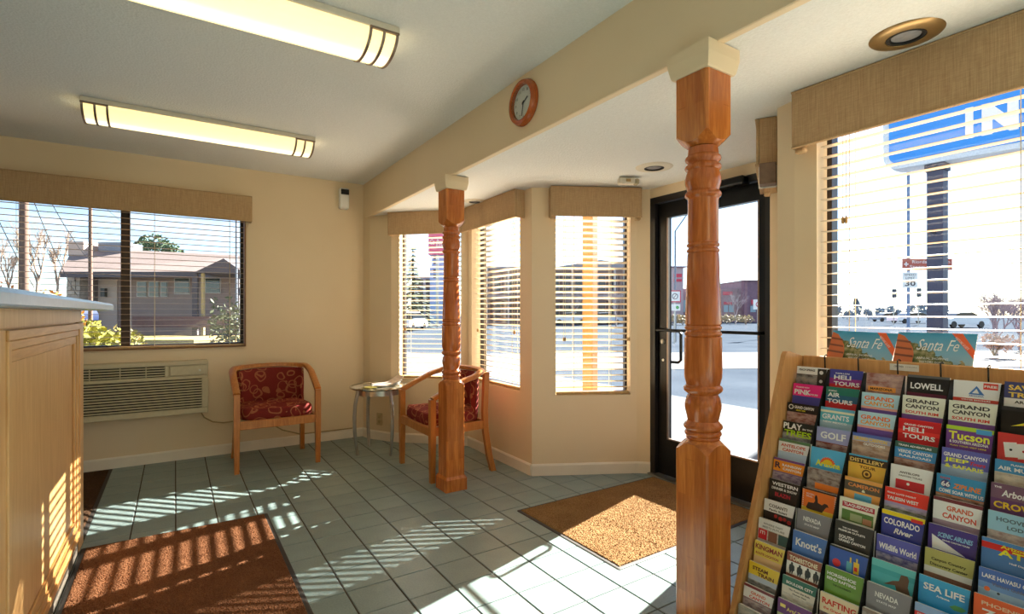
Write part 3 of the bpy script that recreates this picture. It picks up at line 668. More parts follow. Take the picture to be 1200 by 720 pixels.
# ------------------------------------------------------------------ armchairs (built facing -Y)
def arm_path(n=33):
    """centre line of the arm and top rail: front left end, round the back, front right end"""
    pts = []
    for k in range(n):
        u = -1 + 2 * k / (n - 1); a = abs(u)
        # superellipse half plan: x = .29, depth from -.245 to +.235
        if a > .62:
            q = (a - .62) / .38; x = .292 - .004 * q; y = .02 - .262 * q
        else:
            th = math.pi / 2 * (a / .62); x = .292 * (math.sin(th) ** .8); y = .02 + .215 * (max(0, math.cos(th)) ** .62)
        z = .755 - .012 * (a / .62) if a < .45 else (.746 - .161 * ((a - .45) / .55) ** 1.15)
        pts.append((math.copysign(x, u), y, z))
    return pts
def armchair(label, loc, rz):
    t = thing('armchair', label, 'armchair', loc, rz, 'wooden armchairs with red looped upholstery')
    # arms and top rail: rectangular section swept along the path
    P_ = arm_path(); m = MB(); secs = []
    for i, p in enumerate(P_):
        a = Vector(P_[max(0, i - 1)]); b = Vector(P_[min(len(P_) - 1, i + 1)]); tg = (b - a).normalized(); side = tg.cross(Vector((0, 0, 1))).normalized(); up = side.cross(tg)
        p = Vector(p); hs, hu = .024, .017; c = .35
        q = [(-1, -1 + c), (-1 + c, -1), (1 - c, -1), (1, -1 + c), (1, 1 - c), (1 - c, 1), (-1 + c, 1), (-1, 1 - c)]
        secs.append([tuple(p + side * (hs * s) + up * (hu * v)) for s, v in q])
    m.sweep(secs); m.build('arm_rail', M_chairwood, t, True)
    for s in (-1, 1):
        m = MB(); x = s * .288; m.sweep([[(x + dx * w_, -.242 + dy * w_, z) for dx, dy in ((-1, -1), (1, -1), (1, 1), (-1, 1))] for z, w_ in ((0, .0165), (.33, .021), (.585, .0205))]); m.build('leg', M_chairwood, t)
        m = MB(); secs = []
        for z, y, x in ((0, .265, .268), (.12, .235, .262), (.30, .207, .256), (.45, .203, .250), (.60, .212, .246), (.745, .222, .240)):
            secs.append([(s * x + dx * .0165, y + dy * .021, z) for dx, dy in ((-1, -1), (1, -1), (1, 1), (-1, 1))])
        m.sweep(secs); m.build('leg', M_chairwood, t)
        m = MB(); m.prism([(s * .293, -.222), (s * .267, -.222), (s * .238, .188), (s * .264, .188)], .325, .385); m.build('side_rail', M_chairwood, t)
    m = MB(); m.bbox(-.268, .268, -.258, -.232, .322, .385, .004); m.build('front_rail', M_chairwood, t)
    m = MB(); m.bbox(-.24, .24, .19, .214, .325, .385, .004); m.build('back_rail', M_chairwood, t)
    # seat cushion: rounded, crowned
    m = MB(); secs = []; n = 40
    for k in range(11):
        v = k / 10; z = .3855 + .10 * v; sc = (1 - abs(2 * v - .85) ** 3.4 * .055) if v < .92 else .90 - (v - .92) * 3
        ring = []
        for q in range(n):
            a = 2 * math.pi * q / n; ca, sa = math.cos(a), math.sin(a); r = (abs(ca) ** 5 + abs(sa) ** 5) ** (-.2)
            xx, yy = r * ca, r * sa; wx = .272 - .03 * (yy + 1) / 2
            dz = .012 * (1 - max(abs(xx), abs(yy)) ** 2) * v
            ring.append((xx * wx * sc, -.028 + yy * .222 * sc, z + dz - (.012 * v * (max(abs(xx), abs(yy)) ** 4))))
        secs.append(ring)
    c = secs[-1]
    for f in (.6, .25):
        secs.append([(x * f, -.028 + (y + .028) * f, z + .012 * (1 - f)) for x, y, z in c])
    m.sweep(secs); m.build('seat_cushion', M_loops, t, True)
    # backrest: padded shell curving inside the rail
    m = MB(); secs = []; nb = 25
    for k in range(nb):
        u = -1 + 2 * k / (nb - 1); th = R(64) * u
        cx, cy = .243 * math.sin(th) / math.sin(R(64)) , .02 + .205 * (max(0.02, math.cos(th * 1.16)) ** .5)
        nx_, ny_ = math.sin(th * .8), math.cos(th * .8); ring = []
        ht = .735 - .012 * abs(u) ** 2
        for z, off in ((.44, -.010), (.45, .018), (.56, .026), (.64, .022), (.71, .014), (ht, .004), (ht, -.012), (.60, -.016)):
            ring.append((cx - nx_ * off, cy - ny_ * off - .012, z))
        secs.append(ring)
    m.sweep(secs); m.build('backrest', M_loops, t, True)
    return t
armchair('red patterned armchair against the back wall under the clock side of the air conditioner', (.668, 4.565, 0), 0)['label'] = 'red patterned wooden armchair against the back wall, facing the camera'
armchair('red patterned wooden armchair under the bay window, half hidden by the far post', (1.752, 3.635, 0), -math.pi / 2)

# ------------------------------------------------------------------ round metal side table and papers
t = thing('side_table', 'round metal side table between the two armchairs', 'table', (1.482, 4.378, 0))
m = MB(); m.lathe([(.0, .548), (.238, .548), (.25, .553), (.252, .562), (.246, .569), (.232, .569), (.228, .565), (0, .565)], 56, cap=False); m.build('table_top', plain((190, 184, 166), .16, .75, .04), t, True)
m = MB(); m.lathe([(.192, .50), (.2, .50), (.2, .5475), (.192, .5475)], 48, cap=False); m.build('apron', M_steel, t, True)
a0 = math.atan2(4.348 - 4.378, 1.267 - 1.482)
for k in range(4):
    a = a0 + k * math.pi / 2; c, s = math.cos(a), math.sin(a)
    m = MB(); m.tube([(c * r, s * r, z) for r, z in ((.19, .546), (.205, .50), (.222, .42), (.229, .32), (.226, .2), (.217, .1), (.206, .03), (.2, 0.0))], [.016, .016, .0155, .015, .0145, .014, .0135, .0135], 8); m.build('leg', M_steel, t, True)
def sheets(label, name, loc, rz, w_, d_, n, bend, cols):
    t = thing(name, label, 'paper', loc, rz)
    for k in range(n):
        secs = []; m = MB(); z0 = .0004 + k * .0022
        for q in range(9):
            u = q / 8; z = z0 + bend[k % len(bend)] * max(0, u - .35) ** 2
            x = -w_ / 2 + w_ * u; secs.append([(x, -d_ / 2, z), (x, d_ / 2, z), (x, d_ / 2, z + .0012), (x, -d_ / 2, z + .0012)])
        m.sweep(secs); m.build('page', cols[k % len(cols)], t, False, (0.006 * k, .004 * k, 0), (0, 0, R(5 * k)))
    return t
PRN = mat_bands('newsprint', [(0, (228, 226, 220))], .0, 60)
sheets('loose white papers fanned on the round metal table', 'newspaper', (1.53, 4.37, .5692), R(-20), .24, .20, 4, (.03, .06, .10, .16), (M_paper, plain((214, 212, 206), .6), M_paper, plain((222, 206, 196), .6)))
sheets('olive magazine lying on the left of the round metal table', 'magazine', (1.39, 4.30, .5692), R(32), .15, .11, 1, (.0,), (plain((150, 138, 62), .4, vary=.3, scale=25),))

# ------------------------------------------------------------------ brochure rack
YR = 1.07; CP = .1183; NR, NC = 13, 6
RX0, RZ0, DX, DZ = 1.998, .992, -.0313, -.0661           # row 0 top edge and the step from row to row
t = rack = thing('brochure_rack', 'slanted wooden brochure rack full of leaflets by the right window', 'rack', (0, 0, 0))
prof = [(1.575, 0), (1.582, .10), (1.925, 1.035), (1.935, 1.046), (1.952, 1.047), (2.06, 1.022), (2.15, 1.01), (2.15, 0)]
YL = YR - NC * CP - .006
for y0, y1 in ((YR, YR + .018), (YL - .02, YL)):
    m = MB(); m.prism(prof, y0, y1, 'Y'); m.build('side_panel', M_rackwood, t)
def slope_x(z): return RX0 + (z - RZ0) * DX / DZ
m = MB(); m.prism([(slope_x(.05) + .064, .05), (slope_x(.05) + .070, .05), (slope_x(.94) + .070, .94), (slope_x(.94) + .064, .94)], YL + .001, YR - .001, 'Y'); m.build('back_board', M_dark, t)
m = MB(); m.bbox(slope_x(1.0) + .0405, slope_x(1.0) + .056, YL + .001, YR - .001, .955, 1.028, .003); m.build('top_rail', M_rackwood, t)
m = MB(); m.box(slope_x(1.0) + .0565, 2.149, YL + .001, YR - .001, .992, 1.006); m.build('top_shelf', M_rackwood, t)
for c in range(1, NC):
    y = YR - c * CP; m = MB(); m.prism([(slope_x(.06) - .004, .06), (slope_x(.06) + .0635, .06), (slope_x(.94) + .0635, .94), (slope_x(.985) + .0335, .985), (slope_x(.985) - .004, .985)], y - .0012, y + .0012, 'Y'); m.build('divider', M_dark, t)
for r in range(NR):
    zt = RZ0 + r * DZ; xt = RX0 + r * DX; zb = zt - .142
    if zb < .02: zb = .02
    m = MB(); m.box(xt - .0265, max(slope_x(zb) + .063, xt - .012), YL + .001, YR - .001, zb - .003, zb); m.build('pocket_ledge', M_dark, t)
for y in (.985, .872, .752, .635, .52):
    m = MB(); x = slope_x(1.0) + .0385; m.tube([(x, y, .985), (x - .003, y, 1.031), (x + .008, y, 1.035), (x + .02, y, 1.03)], .0022, 6); m.build('wire_clip', M_black, t, True)
m = MB(); m.bbox(1.575, 1.59, YL + .001, YR - .001, .012, .09, .002); m.build('kick_rail', M_rackwood, t)

rack.location = (1.86, .71, 0)
for ch in rack.children: ch.location = Vector(ch.location) - Vector(rack.location)
TILT = R(8)
_colm = {}
def boost(c): return tuple(min(250, v * 1.12) for v in c)
def cm(rgb): return plain(boost(rgb), .4, vary=.03, scale=20)
WHT, BLK, RED, YEL, ORG, NVY = (248, 246, 240), (28, 26, 28), (205, 44, 36), (250, 208, 50), (238, 128, 36), (40, 44, 120)
LET = 'lettering'
# (row, col): (label, bands, picture start, [texts (body, x0, x1, z from top, height, colour[, shear])], extras)
BR = {
 (0,0): ('white and grey brochure, topmost in the column nearest the door', [(0,WHT),(.028,(70,70,72))], .03, [('PEACH SPRINGS',.08,.6,.012,.008,BLK)], ['blackblock']),
 (1,0): ('hot pink brochure with big white letters', [(0,(232,44,128)),(.045,(70,72,150))], 0, [('TOURING WITH',.1,.55,.013,.005,WHT),('PINK',.06,.62,.030,.018,WHT),('JEEP TOURS',.42,.85,.037,.008,WHT)], []),
 (2,0): ('black Grand Canyon brochure with small reddish photos', [(0,BLK),(.033,(150,80,66))], .033, [('GRAND CANYON',.24,.86,.014,.011,WHT),('DESERT VIEW',.3,.6,.025,.005,YEL)], ['seal']),
 (3,0): ('black brochure with white and lime letters about playing in trees', [(0,(34,38,34)),(.045,(110,118,120))], .04, [('PLAY',.02,.62,.016,.022,WHT),('IN THE',.64,.95,.021,.006,WHT),('TREES',.06,.92,.041,.022,(172,208,40))], []),
 (4,0): ('white Antelope Canyon brochure with green top line', [(0,(88,122,84)),(.010,(238,236,232)),(.045,(176,196,220))], 0, [('ANTELOPE',.08,.86,.022,.011,(196,84,66)),('CANYON',.14,.8,.038,.011,(196,84,66))], []),
 (5,0): ('orange brochure with purple top edge and white letters', [(0,(110,70,130)),(.008,(226,140,44)),(.046,(120,90,130))], .05, [('R',.06,.26,.025,.022,(60,34,60)),('RAINBOW',.3,.92,.021,.009,WHT),('CANYON',.32,.9,.034,.009,WHT)], []),
 (6,0): ('black western dinner show brochure', [(0,(44,40,38))], 0, [('WESTERN',.1,.94,.014,.012,WHT),('DINNER & SHOW',.1,.92,.030,.009,WHT),('BLAZIN',.22,.72,.050,.014,(190,48,66))], []),
 (7,0): ('white leaflet titled Cosanti over a black band', [(0,(235,232,226)),(.040,(40,34,36))], 0, [('COSANTI',.16,.74,.018,.011,(80,74,70)),('Paolo Soleri',.18,.74,.032,.007,BLK)], ['redblobs']),
 (8,0): ('white leaflet with grey letters and red square at lower left', [(0,(236,232,226)),(.034,(200,190,178))], .034, [('WHERE PAST',.16,.78,.015,.007,(150,150,150)),('MEETS FUTURE',.14,.84,.026,.007,(150,150,150))], ['redsquare']),
 (9,0): ('yellow brochure titled Kingman', [(0,(240,204,96)),(.05,(226,190,140))], 0, [('KINGMAN',.04,.9,.018,.017,(150,60,62)),('ROUTE LOCATION',.06,.8,.040,.008,(170,60,60))], []),
 (10,0): ('yellow steam train brochure', [(0,(246,196,54)),(.042,(180,190,206)),(.06,(90,90,96))], .058, [('STEAM',.12,.62,.018,.012,(96,40,20)),('TRAIN',.3,.82,.034,.012,(96,40,20))], []),
 (11,0): ('white Grand Canyon brochure with dark red top, low beside the near post', [(0,(120,42,46)),(.009,(226,228,234)),(.044,(140,110,120))], .048, [('GRAND',.24,.72,.022,.010,(204,110,84)),('CANYON',.2,.84,.036,.010,(204,70,60))], []),
 (12,0): ('grey-green photo brochure at the very bottom beside the post', [(0,(150,152,138))], .001, [], []),
 (0,1): ('blue and magenta helicopter tours brochure', [(0,(62,66,150)),(.032,(140,44,120)),(.052,(196,40,50))], 0, [('PAPILLON',.18,.6,.014,.005,WHT),('HELI',.14,.66,.028,.015,WHT),('TOURS',.14,.92,.050,.015,WHT)], []),
 (1,1): ('green and teal air tours brochure', [(0,(34,110,96)),(.028,(40,90,120)),(.052,(190,40,46))], 0, [('SCENIC',.08,.34,.014,.005,WHT),('AIR',.06,.44,.028,.015,WHT),('TOURS',.06,.82,.050,.015,WHT)], []),
 (2,1): ('teal brochure with white letters below a cream band', [(0,(92,164,190)),(.010,(226,218,190)),(.018,(92,176,190)),(.048,(150,180,196))], 0, [('GRANTS',.06,.86,.032,.018,WHT),('NEW MEXICO',.1,.8,.050,.007,(226,240,240))], []),
 (3,1): ('lavender golf brochure', [(0,(150,154,196)),(.050,(120,50,44))], .052, [('GOLF',.12,.86,.026,.024,WHT)], []),
 (4,1): ('sky blue brochure with yellow sun', [(0,(84,176,220))], 0, [('Arizona',.16,.86,.050,.020,(250,226,50))], ['sun']),
 (5,1): ('brown crowd photo brochure', [(0,(120,92,82))], .001, [], ['orangelabel']),
 (6,1): ('orange brochure with black rider silhouette', [(0,(40,34,34)),(.006,(236,112,40)),(.062,(240,190,60))], 0, [], ['rider','film']),
 (7,1): ('grey Nevada map in the column second from the door', [(0,(128,128,136))], 0, [('NEVADA',.2,.72,.026,.015,WHT),('STATE MAP',.24,.68,.044,.006,(215,215,220))], []),
 (8,1): ('plain blue brochure with bold white script', [(0,(74,116,186))], 0, [("Knott's",.1,.86,.034,.026,WHT)], []),
 (9,1): ('brown and white brochure with four dark standing silhouettes', [(0,(150,86,68)),(.028,(236,230,220)),(.068,(150,86,68))], 0, [('TOMBSTONE',.08,.9,.016,.015,(240,216,190))], ['men']),
 (10,1): ('green-banded Boulder City brochure', [(0,(46,108,92)),(.030,(212,206,194))], .052, [('BOULDER CITY',.12,.88,.018,.009,WHT),('The Town that Built',.2,.8,.038,.005,BLK),('Hoover Dam',.32,.7,.048,.005,BLK)], []),
 (11,1): ('purple brochure with gold letters near the floor', [(0,(104,48,120)),(.044,(170,180,110))], .046, [("Arts' Zoo",.28,.84,.024,.012,(240,204,120))], ['goldtag']),
 (0,2): ('reddish rock photo brochure with orange name label', [(0,(168,104,92))], .001, [('MARIZONA',.12,.7,.053,.008,BLK)], ['orangestrip']),
 (1,2): ('pale blue brochure with orange Grand Canyon letters, upper of two alike', [(0,(176,208,222)),(.046,(226,160,150)),(.054,(110,80,160))], 0, [('GRAND',.08,.86,.018,.014,(240,112,50)),('CANYON',.08,.86,.035,.013,(240,150,50))], []),
 (2,2): ('pale blue brochure with orange Grand Canyon letters, lower of two alike', [(0,(176,208,222)),(.046,(226,160,150)),(.054,(110,80,160))], 0, [('GRAND',.08,.86,.018,.014,(240,112,50)),('CANYON',.08,.86,.035,.013,(240,150,50))], []),
 (3,2): ('Grand Canyon outdoors brochure with canyon photo', [(0,(84,104,176)),(.010,(170,170,190)),(.026,(180,140,110))], .028, [('GRAND CANYON',.04,.9,.017,.011,(246,190,60)),('OUTDOORS',.3,.86,.032,.008,WHT)], []),
 (4,2): ('gold distillery tour brochure with dark brown top', [(0,(58,150,190)),(.005,(62,44,34)),(.026,(232,176,72))], 0, [('DISTILLERY',.04,.92,.016,.012,(232,190,110)),('TOUR',.3,.72,.036,.009,(120,72,30))], ['ringseal']),
 (5,2): ('tan brochure with a dark grey name plaque', [(0,(222,160,84)),(.012,(84,78,70)),(.042,(222,160,84))], 0, [('CAMERON',.1,.9,.023,.012,(214,140,80)),('&',.46,.56,.036,.008,(236,226,200))], ['bluephoto']),
 (6,2): ('cream brochure with red name plaque and garden photo', [(0,(238,232,206))], 0, [('TLAQUEPAQUE',.12,.86,.020,.011,WHT)], ['redplaque','garden']),
 (7,2): ('black outlet brochure with white letters', [(0,(48,50,52))], 0, [('THE LAS VEGAS',.2,.6,.018,.005,WHT),('PREMIUM OUTLETS',.1,.78,.027,.006,WHT),('SOUTH',.12,.5,.046,.010,WHT),('GRAND CANYON',.12,.8,.057,.008,WHT)], []),
 (8,2): ('bright blue brochure with small red and yellow shapes', [(0,(30,36,40)),(.006,(52,92,178))], 0, [], ['toys']),
 (9,2): ('green rafting brochure', [(0,(104,146,56))], 0, [('HORSESHOE',.06,.82,.020,.010,WHT),('BEND RAFTING',.06,.82,.034,.009,WHT),('THE COLORADO',.22,.7,.050,.006,(50,70,30))], []),
 (10,2): ('peach leaflet with red rafting title', [(0,(236,206,174)),(.056,(90,60,70))], .056, [('RAFTING',.06,.92,.022,.018,(206,62,46)),('the Grand Canyon',.1,.92,.043,.011,(206,90,66))], []),
 (11,2): ('golden yellow brochure cut by the lower picture edge', [(0,(240,180,36)),(.04,(60,50,40))], .05, [], []),
 (0,3): ('black observatory leaflet titled Lowell', [(0,(90,92,96)),(.008,(30,30,34)),(.056,(96,28,56))], 0, [('LOWELL',.08,.86,.034,.020,WHT)], []),
 (1,3): ('cream Grand Canyon South Rim leaflet, left of two alike', [(0,(232,224,208)),(.060,(120,76,150))], 0, [('GRAND',.08,.86,.016,.012,(60,56,56)),('CANYON',.08,.86,.033,.012,(60,56,56)),('SOUTH RIM',.08,.86,.051,.009,(204,60,46))], []),
 (2,3): ('red helicopter tours brochure', [(0,(206,40,44)),(.004,(200,30,40)),(.034,(226,54,50)),(.046,(190,30,40))], 0, [('GRAND CANYON',.14,.82,.017,.006,WHT),('HELI',.12,.62,.031,.014,WHT),('TOURS',.12,.88,.052,.014,WHT)], []),
 (3,3): ('blue and green canyon train brochure', [(0,(52,92,84)),(.018,(64,140,196)),(.050,(150,90,70))], .052, [('TRAIN ADVENTURE',.08,.86,.010,.006,WHT),('VERDE CANYON',.08,.88,.028,.010,WHT),('RAILROAD',.12,.86,.041,.007,WHT)], []),
 (4,3): ('white leaflet with a red block in its middle', [(0,(238,236,232))], 0, [('ANTELOPE',.22,.7,.020,.006,(90,80,80)),('CANYON TOURS',.2,.76,.030,.005,(120,110,110))], ['redblock']),
 (5,3): ('red brochure titled Taliesin West', [(0,(222,54,44)),(.042,(160,150,190)),(.058,(96,104,76))], .05, [('FRANK LLOYD WRIGHT',.06,.72,.015,.005,WHT),('TALIESIN WEST',.06,.78,.030,.010,WHT)], []),
 (6,3): ('dark blue Colorado River brochure with yellow top', [(0,(248,202,40)),(.013,(50,62,150))], 0, [('COLORADO',.06,.88,.030,.018,WHT),('River',.3,.74,.054,.016,WHT,.3)], ['redtag']),
 (7,3): ('violet-blue wildlife brochure', [(0,(86,90,176)),(.046,(60,66,140))], .05, [('Wildlife World',.06,.9,.030,.018,WHT)], []),
 (8,3): ('teal brochure with brown eagle photo', [(0,(96,186,190)),(.020,(60,160,170)),(.034,(70,170,180))], 0, [], ['eagle']),
 (9,3): ('grey Nevada map in the column under the wildlife brochure', [(0,(128,128,136))], 0, [('NEVADA',.2,.72,.026,.015,WHT),('STATE MAP',.24,.68,.044,.006,(215,215,220))], []),
 (10,3): ('brown-grey Gallup brochure at the bottom picture edge', [(0,(140,120,110)),(.02,(170,120,100))], .01, [('GALLUP',.1,.9,.030,.020,WHT)], []),
 (0,4): ('white leaflet with blue triangle logo and red corner', [(0,(226,222,234)),(.052,(206,70,56)),(.062,(226,222,234))], 0, [('FREE',.66,.92,.013,.007,WHT),('WINTER BROCHURE',.18,.8,.0565,.004,WHT),('ARIZONA',.34,.66,.044,.004,(70,110,170))], ['triangle','redcorner']),
 (1,4): ('cream Grand Canyon South Rim leaflet, right of two alike', [(0,(232,224,208)),(.060,(120,76,150))], 0, [('GRAND',.08,.86,.016,.012,(60,56,56)),('CANYON',.08,.86,.033,.012,(60,56,56)),('SOUTH RIM',.08,.86,.051,.009,(204,60,46))], []),
 (2,4): ('purple Tucson brochure with lime top band', [(0,(176,206,60)),(.012,(110,62,140))], 0, [('Tucson',.06,.92,.028,.024,(252,222,70)),('& SOUTHERN ARIZONA',.08,.9,.046,.008,WHT),('PLAN YOUR VISIT HERE',.1,.86,.057,.004,YEL)], ['bluetag']),
 (3,4): ('blue-violet jeep safari brochure', [(0,(96,98,176)),(.050,(150,170,196))], 0, [('GRAND CANYON',.04,.94,.018,.011,WHT),('JEEP',.06,.58,.034,.014,(250,232,60)),('Tours',.6,.92,.034,.010,RED,.3),('& SAFARIS',.08,.88,.050,.011,(246,222,70))], []),
 (4,4): ('blue zipline brochure with route shield', [(0,(54,140,190)),(.054,(190,110,50)),(.06,(120,70,40))], .056, [('ROUTE',.08,.28,.010,.005,RED),('66',.10,.28,.026,.015,WHT),('ZIPLINE',.34,.9,.027,.014,ORG,.2),('COME SOAR WITH US',.06,.94,.045,.010,WHT)], ['shield']),
 (5,4): ('white Grand Canyon leaflet with dark red top, in the column beside the hotel leaflets', [(0,(112,44,56)),(.010,(230,230,234)),(.062,(150,130,150))], 0, [('GRAND',.28,.82,.026,.014,(206,100,70)),('CANYON',.2,.88,.047,.015,(206,80,60))], []),
 (6,4): ('navy brochure with pale triangle and light blue lettering', [(0,(66,52,130))], 0, [('SCENIC AIRLINES',.2,.92,.024,.013,(140,190,226),.25),('GRAND CANYON TOURS',.3,.86,.037,.004,WHT)], ['paletri']),
 (7,4): ('olive canyon discovery center leaflet', [(0,(168,164,96)),(.048,(196,196,192)),(.064,(120,84,70))], 0, [('Canyon Country',.14,.84,.026,.010,(60,56,34)),('Discovery Center',.12,.88,.040,.010,(60,56,34))], []),
 (8,4): ('aqua blue aquarium brochure', [(0,(60,160,210)),(.02,(44,142,200))], 0, [('SEA LIFE',.1,.9,.026,.018,WHT),('Arizona',.36,.62,.043,.006,WHT)], ['fish']),
 (9,4): ('pale blue brochure with red ribbon and palm photo', [(0,(140,170,214)),(.022,(206,50,56)),(.034,(140,180,220))], .040, [('DESERT BOTANICAL GARDEN',.06,.92,.028,.006,WHT)], []),
 (0,5): ('navy travel coupon leaflet with gold letters', [(0,(66,72,124)),(.046,(226,226,230))], 0, [('SAVE ON',.08,1.0,.016,.015,(248,196,90)),('TRAVEL',.08,1.0,.036,.014,(248,196,90)),('ARIZONA',.2,.8,.056,.008,BLK)], []),
 (1,5): ('black leaflet with yellow swoosh', [(0,(40,38,44)),(.012,(20,20,22))], 0, [('TEJAS',.42,.86,.052,.010,RED)], ['swoosh']),
 (2,5): ('red casino leaflet with white playing cards', [(0,(206,60,60))], 0, [], ['cards']),
 (3,5): ('blue air museum leaflet', [(0,(64,140,190)),(.034,(206,190,170)),(.066,(64,140,190))], .036, [('PLANES OF FAME',.3,.86,.010,.005,WHT),('AIR MUSEUM',.06,.98,.022,.011,WHT)], []),
 (4,5): ('plum arboretum leaflet with gold letters', [(0,(116,84,110)),(.04,(100,60,110))], 0, [('Arboretum',.2,.98,.024,.018,WHT,.15),('THE',.06,.2,.010,.005,WHT),('CROWN',.06,.98,.056,.018,(240,190,50))], []),
 (5,5): ('pale blue Hoover lodge leaflet', [(0,(150,196,220)),(.05,(170,150,150))], .052, [('HOOVER',.16,.8,.018,.011,(90,110,130)),('LODGE',.36,.84,.036,.010,(90,110,130))], []),
 (6,5): ('blue vehicle rental leaflet with red and yellow heading', [(0,(70,130,190)),(.010,(206,40,40)),(.026,(70,120,180))], 0, [('Arizona',.34,.86,.013,.009,YEL),('ATV',.3,.98,.028,.017,(250,216,50)),('Half Day Tours',.5,.98,.050,.006,WHT)], []),
 (7,5): ('blue sky visitor guide leaflet for the lake', [(0,(72,110,186)),(.034,(110,150,206)),(.05,(160,190,220))], 0, [('LAKE HAVASU CITY',.06,1.0,.018,.011,WHT),('Visitors Guide',.24,.8,.034,.008,(110,110,140))], ['balloon']),
 (8,5): ('orange leaflet with big white zoo letters', [(0,(232,100,58)),(.056,(130,110,90))], .056, [('PHOENIX',.14,.9,.018,.010,(250,190,160)),('ZOO',.14,.96,.042,.022,WHT)], []),
}
def brochure(r, c, spec):
    label, bands, pic, texts, extras = spec
    if len(label.split()) < 4: label += ' in the wooden rack'
    rnd = random.Random(r * 31 + c)
    wd = .109 + rnd.uniform(-.002, .004); th = rnd.uniform(.006, .013)
    y = YR - c * CP - (CP - wd) / 2 - .003 + rnd.uniform(-.002, .002)
    zt = RZ0 + r * DZ + rnd.uniform(-.005, .004); xt = RX0 + r * DX - .004
    Ht = min(.138, zt - .03)
    m = MB(); m.box(0, wd, .0006, th, -Ht, -.0006)
    o = m.build('brochure', M_paper, None, False, (xt, y, zt), (-TILT, 0, -math.pi / 2)); tag(o, label, 'brochure', 'leaflets in the brochure rack')
    m = MB(); m.box(0, wd, 0, .0005, -Ht, 0); m.build('cover', mat_bands('cover_print', bands, pic, 70 + 20 * (r % 3), (70 + 20 * (c % 3), 60, 52)), o)
    for q in texts:
        body, x0, x1, zc, h, col = q[:6]; x1 = min(x1, .985)
        text(o, body, x0 * wd, x1 * wd, -zc, h, cm(col), -.0006, LET, q[6] if len(q) > 6 else 0., .03)
    def patch(x0, x1, z0, z1, col, nm='printed_patch', y=-.0003, pts=None):
        m = MB(); P_ = pts or [(x0 * wd, -z1), (x1 * wd, -z1), (x1 * wd, -z0), (x0 * wd, -z0)]
        m.prism(P_, y - .00025, y + .0002, 'Y'); m.build(nm, cm(col), o)
    def disc(cx, cz, rr, col, nm='printed_disc', n=18, y=-.0003): patch(0, 0, 0, 0, col, nm, y, [(cx * wd + rr * math.cos(2 * math.pi * k / n), -cz + rr * math.sin(2 * math.pi * k / n)) for k in range(n)])
    for e in extras:
        if e == 'blackblock': patch(.68, .96, .004, .07, (36, 36, 36)); disc(.8, .018, .007, (200, 200, 200), y=-.0006); disc(.8, .05, .006, (190, 190, 190), y=-.0006)
        if e == 'seal': disc(.13, .015, .009, (226, 226, 220)); disc(.13, .015, .006, (40, 40, 40), y=-.0006)
        if e == 'redblobs':
            for cx, cz, rr in ((.4, .05, .006), (.55, .054, .007), (.68, .052, .006), (.82, .058, .007)): disc(cx, cz, rr, (170, 40, 40))
        if e == 'redsquare': patch(.02, .30, .036, .07, (196, 36, 52)); text(o, 'm', .08 * wd, .24 * wd, -.047, .012, cm(WHT), -.0012, LET); patch(.34, .62, .036, .07, (130, 84, 66)); patch(.66, .96, .036, .07, (60, 90, 84))
        if e == 'sun':
            patch(0, 0, 0, 0, (236, 96, 40), 'sun_print', -.0003, [(wd * .5 + (.027 if k % 2 else .022) * math.cos(math.pi * k / 22), -.052 + (.027 if k % 2 else .022) * math.sin(math.pi * k / 22)) for k in range(23)])
            patch(0, 0, 0, 0, (252, 190, 44), 'sun_print', -.0006 + .0001, [(wd * .5 + .017 * math.cos(math.pi * k / 14), -.052 + .017 * math.sin(math.pi * k / 14)) for k in range(15)])
        if e == 'orangelabel': patch(.25, .95, .046, .066, (232, 120, 40))
        if e == 'orangestrip': patch(.06, .78, .045, .061, (226, 150, 70))
        if e == 'film':
            for sx in (.02, .95):
                for k in range(9): patch(sx, sx + .03, .006 + k * .007, .009 + k * .007, (210, 200, 190))
            text(o, 'WESTERN', .12 * wd, .36 * wd, -.018, .005, cm(WHT), -.0006, LET); text(o, 'TRAIL', .12 * wd, .32 * wd, -.026, .005, cm(WHT), -.0006, LET)
        if e == 'rider':
            P_ = [(.14, .064), (.2, .046), (.36, .044), (.40, .036), (.38, .026), (.40, .018), (.43, .016), (.45, .020), (.47, .030), (.48, .040), (.6, .044), (.68, .036), (.76, .038), (.80, .046), (.74, .046), (.70, .052), (.66, .060), (.62, .068), (.2, .068)]
            patch(0, 0, 0, 0, (44, 26, 24), 'rider_silhouette', -.0003, [(a * wd, -b) for a, b in P_])
        if e == 'men':
            for k in range(4):
                x = .06 + k * .235; patch(0, 0, 0, 0, (44, 50, 54), 'standing_silhouette', -.0003, [((x + a) * wd, -b) for a, b in ((.02, .052), (.03, .040), (.08, .036), (.07, .034), (.085, .030), (.12, .030), (.135, .034), (.125, .036), (.18, .041), (.19, .054), (.15, .058), (.13, .067), (.11, .067), (.10, .058), (.07, .067), (.05, .066))])
        if e == 'goldtag': patch(.08, .24, .014, .024, (240, 204, 120))
        if e == 'ringseal': disc(.5, .056, .014, (96, 60, 34)); disc(.5, .056, .010, (226, 176, 80), y=-.0006); disc(.5, .056, .005, (96, 60, 34), y=-.0009)
        if e == 'bluephoto': patch(.28, .72, .048, .07, (90, 170, 206))
        if e == 'redplaque': patch(.08, .90, .012, .028, (176, 44, 62), y=-.0002)
        if e == 'garden': patch(.08, .88, .036, .07, (86, 120, 60)); patch(.3, .6, .044, .066, (150, 160, 120), y=-.0006); patch(.62, .84, .05, .068, (170, 120, 90), y=-.0006)
